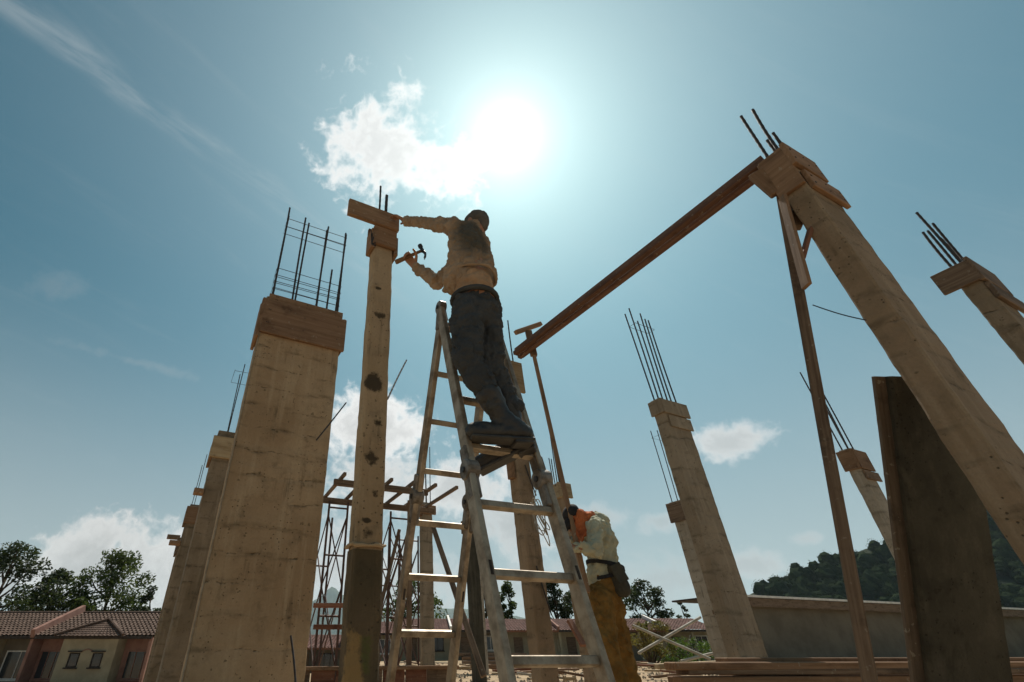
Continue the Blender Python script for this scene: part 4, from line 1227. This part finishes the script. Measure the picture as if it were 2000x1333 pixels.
# ------------------------------------------------------------------ people
def remeshed(mb, name, mat, parent, voxel, smooth=6, disp=None):
    o = mb.build(name, mat, parent, smooth=True)
    r = o.modifiers.new('remesh', 'REMESH'); r.mode = 'VOXEL'; r.voxel_size = voxel; r.use_smooth_shade = True
    s = o.modifiers.new('smooth', 'SMOOTH'); s.iterations = smooth; s.factor = .5
    if disp:
        for i, (sz, st) in enumerate(disp):
            tx = bpy.data.textures.new(name + '_folds', 'CLOUDS'); tx.noise_scale = sz; tx.noise_depth = 2; tx.noise_type = 'HARD_NOISE' if i == 0 else 'SOFT_NOISE'
            dm = o.modifiers.new('folds', 'DISPLACE'); dm.texture = tx; dm.strength = st; dm.mid_level = .5; dm.texture_coords = 'LOCAL'
    return o

def hand(mb, wrist, fwd, palm_n, side, curl=.5, scale=1.0, spread=.1):
    """palm, four unequal curled fingers and a thumb. side: +1 thumb towards palm_n x fwd"""
    fwd = fwd.normalized(); n = (palm_n - fwd * palm_n.dot(fwd)).normalized(); sd = n.cross(fwd) * side
    k = scale
    for q in (-1.2, -.4, .4, 1.2):
        mb.capsule(wrist + sd * .010 * q * k, .016 * k, wrist + fwd * .085 * k + sd * .0195 * q * k, .0115 * k, 8)
    for i, (q, L) in enumerate(((1.3, .072), (.45, .080), (-.42, .075), (-1.25, .060))):
        p = wrist + fwd * .088 * k + sd * .0195 * q * k
        dirv = (fwd + sd * spread * q * .4).normalized()
        ang = 0; r = .0095 * k
        for seg, f in enumerate((.45, .32, .25)):
            ang += curl * (.75 if seg == 0 else 1.0)
            dv = dirv * cos(ang) + n * sin(ang)
            e = p + dv * L * f * k
            mb.capsule(p, r, e, r * .9, 8); p = e; r *= .9
    p = wrist + sd * .024 * k + fwd * .03 * k
    for seg, (L, a) in enumerate(((.042, .0), (.030, .5), (.024, .85))):
        dv = (fwd * (.62 + .2 * seg) + sd * (.75 - .35 * seg) + n * (.35 + .5 * curl * seg)).normalized()
        e = p + dv * L * k; mb.capsule(p, (.0125 - .001 * seg) * k, e, (.0115 - .001 * seg) * k, 8); p = e

def head(mb, c, f, up, k=1.0, neck_to=None):
    """skull, jaw, nose, brows, lips, ears; f is the way the face looks"""
    f = f.normalized(); up = (up - f * up.dot(f)).normalized(); s = f.cross(up)
    R = Matrix((s, f, up)).transposed()
    mb.ellipsoid(c + up * .02 * k, (.074 * k, .094 * k, .095 * k), R, 20, 14)
    mb.ellipsoid(c + f * .028 * k - up * .055 * k, (.056 * k, .062 * k, .062 * k), R, 16, 12)
    mb.capsule(c + f * .088 * k + up * .012 * k, .009 * k, c + f * .112 * k - up * .028 * k, .014 * k, 8)
    mb.capsule(c + f * .084 * k + up * .032 * k - s * .035 * k, .012 * k, c + f * .084 * k + up * .032 * k + s * .035 * k, .012 * k, 8)
    mb.capsule(c + f * .084 * k - up * .058 * k - s * .02 * k, .009 * k, c + f * .084 * k - up * .058 * k + s * .02 * k, .009 * k, 8)
    for q in (-1, 1):
        mb.ellipsoid(c + s * q * .077 * k - up * .01 * k - f * .008 * k, (.010 * k, .020 * k, .032 * k), R, 10, 8)
        mb.ellipsoid(c + s * q * .032 * k + f * .080 * k + up * .012 * k, (.014 * k, .010 * k, .010 * k), R, 8, 6)
    if neck_to is not None: mb.capsule(c - up * .05 * k - f * .02 * k, .054 * k, neck_to, .062 * k, 14)
    return R

def boot(parent, sole_heel, toe_dir, ankle, label=None):
    """rubber boot: foot along toe_dir from the heel, shaft up to the ankle point"""
    td = toe_dir.normalized(); h = Vector(sole_heel)
    Zs = (Z - td * td.dot(Z)).normalized()
    mb = MB()
    mb.capsule(h + Zs * .045, .042, h + td * .09 + Zs * .05, .045)
    mb.capsule(h + td * .09 + Zs * .05, .046, h + td * .185 + Zs * .04, .043)
    mb.capsule(h + td * .185 + Zs * .045, .047, h + td * .238 + Zs * .044, .043)
    mb.capsule(h + td * .02 + Zs * .05, .046, h.lerp(Vector(ankle), .55) + td * .02, .046); mb.capsule(h.lerp(Vector(ankle), .55) + td * .02, .046, Vector(ankle), .066)
    mb.capsule(h + td * .08 + Zs * .06, .044, h.lerp(Vector(ankle), .6) + td * .03, .045)
    o = remeshed(mb, 'boot', M['rubber'], parent, .007, 4, [(.05, .010)])
    sd = Zs.cross(td)
    so = MB(); Rm = Matrix((td, sd, Zs)).transposed()
    so.box(h + td * .115 + Zs * .006, (.29, .088, .016), Rm, .005)
    so.box(h + td * .02 + Zs * -.006, (.085, .082, .02), Rm, .005)
    so.build('sole', M['rubber'], o)
    return o

def shirt_mat():
    m, t, b = new_mat('dark backed shirt')
    p0, p, r = coords(t)
    n = t.noise(p, 9, 6, .6); f = t.noise(p, 120, 3)
    c = t.mix(t.smooth(n, .35, .65), (.34, .25, .175), (.27, .195, .135))
    dv = t.vmath('LENGTH', t.mapping(p0, (1 / .13, 1 / .5, 1 / .21), tuple(-a * b_ for a, b_ in zip(BACK_PATCH, (1 / .13, 1 / .5, 1 / .21)))))
    e = t.math('ADD', dv, t.math('MULTIPLY', t.math('SUBTRACT', t.noise(p, 6, 3), .5), .6))
    c = t.mix(t.smooth(e, .5, 1.25, .92, 0), c, (.065, .064, .055))  # dark grey patch with uneven edges on the upper back
    c = t.mix(t.smooth(f, .45, .75, 0, .3), c, (.18, .12, .08))
    t.put(b.inputs['Base Color'], c); b.inputs['Roughness'].default_value = .95; b.inputs['Specular IOR Level'].default_value = .1
    bump(t, b, t.math('ADD', n, t.math('MULTIPLY', f, .4)), .006, .5)
    return m

def worker_on_ladder():
    root = thing('person', 'worker in brown shirt and dark trousers hammering from the folding ladder, back to the camera', 'person', (.40, 2.08, 1.29))
    global BACK_PATCH
    face = Vector((-.75, .66, 0)).normalized(); side = Vector((face.y, -face.x, 0))   # side = his right... to the camera's right
    pel = at(932, 588, 2.08)
    hipL, hipR = at(913, 604, 2.04), at(951, 604, 2.14)
    kneL, kneR = at(912, 705, 1.97), at(957, 712, 2.10)
    ankL, ankR = at(976, 806, 2.00), at(1008, 826, 2.12)
    wst = at(925, 545, 2.09)
    chest = at(911, 488, 2.11)
    ub = at(915, 458, 2.12)
    shL, shR = at(889, 444, 2.08), at(942, 478, 2.20)
    elL, wrL = at(838, 437, 2.32), at(790, 431, 2.53)
    elR, wrR = at(853, 551, 2.30), at(811, 521, 2.42)
    neck = at(921, 452, 2.15)
    hc = at(929, 442, 2.19)
    # --- body
    b = MB()
    b.capsule(pel, .095, wst, .088); b.capsule(wst, .088, chest, .088); b.capsule(chest, .088, ub, .062)
    b.capsule(ub, .058, shL, .042); b.capsule(ub, .058, shR, .042)
    b.capsule(hipL.lerp(hipR, .5), .10, pel, .10)
    for h_, k_, a_ in ((hipL, kneL, ankL), (hipR, kneR, ankR)):
        b.capsule(h_, .078, k_, .052); b.capsule(k_, .050, a_, .036)
    b.capsule(shL, .042, elL, .032); b.capsule(elL, .032, wrL, .025)
    b.capsule(shR, .042, elR, .032); b.capsule(elR, .032, wrR, .025)
    Rh = head(b, hc, (face + Vector((-.15, .2, -.1))), Vector((.10, 0, 1)), .92, neck)
    # left hand spread over the top of the plank; right hand round the hammer handle
    fl = (at(764, 414, 2.575) - wrL); hand(b, wrL, fl, Vector((-.2, .6, -.9)), 1, .45, 1.0, .25)
    hdir = (at(822, 491, 2.40) - at(776, 512, 2.44)).normalized()
    fr = (at(797, 503, 2.42) - wrR); hand(b, wrR, fr, Vector((-.55, -.9, .1)), -1, 1.05, .95)
    body = remeshed(b, 'body', M['skin'], root, .0055, 3)
    # --- shirt
    BACK_PATCH = at(922, 468, 2.05) - root.location
    M['shirt'] = shirt_mat()
    s = MB()
    hemL, hemR = at(893, 540, 2.02), at(953, 534, 2.10)
    s.capsule(at(912, 535, 2.10), .118, chest, .122); s.capsule(chest, .122, ub, .090)
    s.capsule(at(905, 500, 2.09), .10, at(900, 545, 2.10), .112)
    s.capsule(at(930, 500, 2.13), .095, at(938, 540, 2.13), .108)
    s.capsule(ub, .078, shL, .066); s.capsule(ub, .078, shR, .062); s.capsule(shL, .062, chest, .09); s.capsule(shR, .06, chest, .09)
    s.capsule(shL, .062, elL, .050); s.capsule(elL, .050, elL.lerp(wrL, .8), .039)
    s.capsule(elL.lerp(wrL, .8), .039, elL.lerp(wrL, .88), .042)
    s.capsule(shR, .062, elR, .055); s.capsule(elR, .055, elR.lerp(wrR, .72), .043); s.capsule(elR.lerp(wrR, .7), .046, elR.lerp(wrR, .8), .048)
    s.capsule(neck - Z * .01, .068, neck + Z * .02, .064)
    # hanging hem: front tail
    s.capsule(at(882, 548, 2.18), .06, at(880, 562, 2.2), .05)
    # folds pulled towards the raised shoulder
    for k in range(5):
        p = at(940 - 6 * k, 545 - 3 * k, 2.03); q = at(900 - 3 * k, 470 - 2 * k, 2.02)
        s.capsule(p, .010, p.lerp(q, .5) + Vector((0, -.004, 0)), .012, 8)
    for k in range(4):
        e0 = elR.lerp(shR, .08 * k) + Vector((.02, -.045, .02)); s.capsule(e0, .012, e0 + Vector((-.05, .0, -.035)), .010, 8)
        e1 = elL.lerp(shL, .2 * k); s.capsule(e1 + Vector((0, -.04, .02)), .010, e1 + Vector((.02, -.03, -.045)), .010, 8)
    remeshed(s, 'shirt', M['shirt'], root, .0050, 2, [(.08, .034), (.028, .012)])
    # bottom hem, hitched up at the back, over a paler undershirt
    hc0 = at(924, 548, 2.10); ring = []
    for k in range(33):
        th = 2 * pi * k / 32
        ring.append(hc0 + Vector((.132 * cos(th), .120 * sin(th), .034 * max(0, -sin(th)) - .012 + .006 * sin(5 * th))))
    MB().tube(ring, [.009 + .003 * sin(k * 1.7) for k in range(33)], 8).build('hem', M['shirt'], root, smooth=True)
    u = MB(); u.capsule(at(926, 560, 2.09), .116, at(926, 572, 2.09), .119)
    remeshed(u, 'undershirt', M['undershirt'], root, .006, 3, [(.06, .022)])
    MB().tube([at(927, 590, 2.085) + Vector((.124 * cos(2 * pi * k / 24), .119 * sin(2 * pi * k / 24), .01)) for k in range(25)], .015, 8).build('waistband', M['trouser_dark'], root, smooth=True)
    # --- trousers
    r = MB()
    r.capsule(at(928, 612, 2.08), .122, hipL.lerp(hipR, .5), .125)
    r.capsule(at(905, 602, 2.08), .075, hipL, .098); r.capsule(at(952, 602, 2.10), .078, hipR, .098)
    for h_, k_, a_ in ((hipL, kneL, ankL), (hipR, kneR, ankR)):
        r.capsule(h_, .098, k_, .076); r.capsule(k_, .076, k_.lerp(a_, .7), .066); r.capsule(k_.lerp(a_, .7), .066, k_.lerp(a_, .8), .060)
        for q in range(5):
            c = k_.lerp(a_, .13 * q); r.capsule(c + Vector((-.06, -.03, .01)), .014, c + Vector((.05, -.05, -.02 + .01 * (q % 2))), .013, 8)
            c = h_.lerp(k_, .2 * q + .1); r.capsule(c + Vector((-.07, -.05, .02)), .012, c + Vector((.06, -.06, -.02)), .012, 8)
    remeshed(r, 'trousers', M['trouser_dark'], root, .0060, 2, [(.09, .040), (.03, .014)])
    # --- boots stand on the rung
    rz = Bpt(1.277, .18).z + .019
    heelL = at(1028, 864, 2.03); heelL.z = rz
    boot(root, heelL + Vector((.0, .0, 0)), Vector((-.95, -.14, 0)), ankL.lerp(kneL, .32))
    heelR = at(1034, 864, 2.10); heelR.z = rz
    boot(root, heelR, Vector((-.88, .30, -.36)), ankR.lerp(kneR, .30))
    # --- cap
    c = MB(); f2 = Vector((-.75, .75, -.1)).normalized()
    c.ellipsoid(hc + Z * .028 + Vector((.005, 0, 0)), (.084, .094, .080), Matrix((f2.cross(Z), f2, Z)).transposed(), 22, 14)
    c.capsule(hc + f2 * .07 + Z * .045, .02, hc + f2 * .13 + Z * .03, .012)
    c.capsule(hc - f2 * .06 - Z * .005, .045, hc - f2 * .05 - Z * .045, .042)
    remeshed(c, 'cap', M['cap_grey'], root, .006, 3, [(.04, .008)])
    # --- hammer in the right hand
    h0 = at(772, 513, 2.43); h1 = at(824, 490, 2.385); hd = (h1 - h0).normalized()
    hm = thing('claw_hammer', 'claw hammer gripped by the worker on the ladder', 'hammer', h0)
    MB().tube([h0, h0 + hd * .01, h0.lerp(h1, .3), h0.lerp(h1, .7), h1], [.014, .018, .0165, .012, .0105], 12).build('handle', M['wood'], hm, smooth=True)
    hu = at(820, 484, 2.40) - at(834, 504, 2.40); hu = (hu - hd * hu.dot(hd)).normalized()
    hb = MB()
    hb.tube([h1 - hu * .01 + hd * .004, h1 + hu * .018 + hd * .004, h1 + hu * .030 + hd * .004, h1 + hu * .032 + hd * .004, h1 + hu * .052 + hd * .004], [.014, .012, .012, .017, .016], 12)
    hdo = hb.build('hammer_head', M['steel'], hm, smooth=False)
    cl = MB(); sd = hd.cross(hu)
    for q in (-1, 1):
        cl.tube([h1 - hu * .008 + hd * .006 + sd * .003 * q, h1 - hu * .032 + hd * .012 + sd * .006 * q, h1 - hu * .055 + hd * .004 + sd * .008 * q, h1 - hu * .074 - hd * .014 + sd * .009 * q], [.0105, .009, .006, .002], 8)
    cl.build('claw', M['steel'], hdo, smooth=True)
worker_on_ladder()

def worker_bending():
    root = thing('person', 'bending worker in pale sweater, mustard trousers and orange headscarf holding the prop', 'person', (1.5, 4.1, 0))
    D = 4.1
    pel = at(1186, 1146, D)
    hipL, hipR = at(1180, 1168, D - .08), at(1196, 1164, D + .09)
    kneL, kneR = at(1199, 1272, D - .14), at(1226, 1276, D + .14)
    ankL = Vector((kneL.x + .07, D - .14, .10)); ankR = Vector((kneR.x + .05, D + .18, .10))
    wst = at(1186, 1095, D)
    chest = at(1180, 1052, D)
    ub = at(1173, 1022, D)
    shL, shR = at(1168, 1030, D - .13), at(1166, 1028, D + .13)
    elL, wrL = at(1172, 1076, D - .22), at(1129, 1069, D - .20)
    elR, wrR = at(1160, 1074, D + .10), at(1122, 1056, D - .05)
    neck = at(1158, 1014, D)
    hc = at(1134, 1016, D - .02)
    b = MB()
    b.capsule(pel, .10, wst, .095); b.capsule(wst, .095, chest, .095); b.capsule(chest, .095, ub, .065)
    b.capsule(ub, .06, shL, .045); b.capsule(ub, .06, shR, .045)
    for h_, k_, a_ in ((hipL, kneL, ankL), (hipR, kneR, ankR)):
        b.capsule(h_, .08, k_, .052); b.capsule(k_, .05, a_, .036); b.capsule(a_, .036, a_ + Vector((-.16, 0, -.06)), .03)
    for s_, e_, w_ in ((shL, elL, wrL), (shR, elR, wrR)):
        b.capsule(s_, .046, e_, .036); b.capsule(e_, .036, w_, .025)
    f = Vector((-.80, .05, -.60)); up = Vector((-.6, 0, .8))
    head(b, hc, f, up, .92, neck)
    pol = at(1129, 1060, 4.0)
    hand(b, wrL, Vector((-1, .15, .05)), Vector((.1, 1, 0)), 1, .85, .95)
    hand(b, wrR, Vector((-1, .1, .1)), Vector((.1, -1, 0)), -1, .85, .95)
    remeshed(b, 'body', M['skin'], root, .0065, 3)
    s = MB()
    s.capsule(at(1180, 1128, D), .118, wst, .118); s.capsule(wst, .118, chest, .132); s.capsule(chest, .132, ub, .095)
    s.capsule(at(1185, 1060, D), .12, at(1180, 1020, D), .08)
    s.capsule(ub, .085, shL, .07); s.capsule(ub, .085, shR, .07); s.capsule(neck, .07, ub, .08)
    s.capsule(shL, .07, chest, .1); s.capsule(shR, .07, chest, .1)
    for s_, e_, w_ in ((shL, elL, wrL), (shR, elR, wrR)):
        s.capsule(s_, .068, e_, .062); s.capsule(e_, .060, e_.lerp(w_, .85), .042); s.capsule(e_.lerp(w_, .85), .044, e_.lerp(w_, .95), .040)
        for q in range(4):
            c = e_.lerp(s_, .1 + .2 * q); s.capsule(c + Vector((-.05, -.04, .02)), .012, c + Vector((.03, -.05, -.02)), .012, 8)
            c = e_.lerp(w_, .1 + .2 * q); s.capsule(c + Vector((-.01, -.04, .04)), .010, c + Vector((.015, -.045, -.03)), .010, 8)
    remeshed(s, 'sweater', M['sweater'], root, .007, 2, [(.09, .042), (.035, .014)])
    r = MB()
    r.capsule(at(1186, 1138, D), .122, hipL.lerp(hipR, .5), .125)
    for h_, k_, a_ in ((hipL, kneL, ankL), (hipR, kneR, ankR)):
        r.capsule(h_, .102, k_, .074); r.capsule(k_, .074, a_, .068); r.capsule(h_ + Vector((.0, -.09, .0)), .012, k_ + Vector((-.01, -.065, 0)), .010, 8)
        for q in range(5):
            c = h_.lerp(k_, .2 * q + .1); r.capsule(c + Vector((-.05, -.075, .06)), .012, c + Vector((.03, -.08, -.05)), .011, 8)
            c = k_.lerp(a_, .18 * q); r.capsule(c + Vector((-.05, -.05, .03)), .013, c + Vector((.03, -.06, -.03)), .012, 8)
    remeshed(r, 'trousers', M['trouser_must'], root, .007, 2, [(.10, .036), (.035, .014)])
    for a_ in (ankL, ankR): boot(root, Vector((a_.x + .04, a_.y, .0)), Vector((-1, .05, 0)), a_ + Z * .06)
    # orange scarf round head and neck
    k = MB(); fn = f.normalized()
    k.ellipsoid(hc + Vector((.012, 0, .0)), (.090, .088, .098), None, 20, 12)
    k.capsule(hc + Vector((.03, 0, -.01)), .078, at(1160, 1016, D), .075)
    k.capsule(at(1160, 1012, D), .06, at(1168, 1016, D), .05)
    # the cloth hangs from the chin to the chest in loose pleats
    for q, (x0, y0, x1, y1, rr) in enumerate(((1128, 1028, 1136, 1048, .030), (1136, 1030, 1139, 1060, .028), (1146, 1026, 1143, 1056, .030), (1153, 1022, 1150, 1044, .032))):
        k.capsule(at(x0, y0, D - .07), rr, at(x1, y1, D - .12), rr * .55, 10)
    for q in range(6):
        a0 = at(1136 + 5 * q, 996 + 2 * q, D - .09); a1 = at(1128 + 5 * q, 1030 + 2 * q, D - .10)
        k.capsule(a0, .009, a0.lerp(a1, .5) + Vector((0, -.012, 0)), .011, 8); k.capsule(a0.lerp(a1, .5) + Vector((0, -.012, 0)), .011, a1, .008, 8)
    remeshed(k, 'headscarf', M['orange'], root, .006, 2, [(.07, .022), (.03, .008)])
    # dark cap over it, peak pointing down
    c = MB(); R = Matrix((fn.cross(up).normalized(), fn, fn.cross(fn.cross(up)).normalized() * -1)).transposed()
    ct = at(1122, 1003, D - .02)
    c.ellipsoid(ct, (.082, .082, .062), Matrix.Rotation(-.9, 3, 'Y'), 18, 10)
    pk = at(1114, 1030, D - .03)
    c.capsule(at(1116, 1018, D + .03), .022, pk + Vector((0, .05, 0)), .03); c.capsule(at(1116, 1018, D - .08), .022, pk + Vector((0, -.04, 0)), .03)
    remeshed(c, 'cap', M['black_cloth'], root, .007, 3)
    # belt, strap and pouch
    def ring(z, tilt, rad, ry, w, nm):
        cc = Vector((wst.x + .005, D, z)); pts = []
        mb = MB(); vs = []; n = 28
        for i in range(n):
            th = 2 * pi * i / n
            for dz in (-w / 2, w / 2):
                for rr in (0, .008):
                    vs.append(cc + Vector(((rad + rr) * cos(th), (ry + rr) * sin(th), dz - tilt * cos(th))))
        fs = []
        for i in range(n):
            a, b_ = i * 4, ((i + 1) % n) * 4
            fs += [(a + 1, b_ + 1, b_ + 3, a + 3), (a, a + 2, b_ + 2, b_), (a + 2, a + 3, b_ + 3, b_ + 2), (a, b_, b_ + 1, a + 1)]
        mb.add(vs, fs).build(nm, M['black_cloth'], root, smooth=False)
    ring(at(1180, 1106, D).z, .03, .132, .135, .028, 'belt')
    ring(at(1180, 1128, D).z, -.02, .128, .132, .024, 'lower_belt')
    tp = MB()
    p0 = at(1203, 1110, D - .10); p1 = at(1221, 1148, D - .07)
    tp.capsule(p0, .045, p1, .072); tp.capsule(p0 + Vector((.02, .06, 0)), .04, p1 + Vector((.01, .05, 0)), .06)
    po = remeshed(tp, 'tool_pouch', M['pouch'], root, .008, 3, [(.05, .012)])
    fl = MB(); fl.beam(p0 + Vector((.0, -.055, .02)), p1 + Vector((.0, -.08, .03)), .02, .09); fl.build('flap', M['pouch'], po)
    st = MB(); st.beam(at(1141, 1085, D - .14), at(1152, 1150, D - .12), .008, .03, up=(1, 0, 0)); st.build('strap', M['black_cloth'], root)
worker_bending()
for o in [x for x in bpy.data.objects if x.get('category') == 'person' and 'bending' in x['label']]: o.location.x -= .03
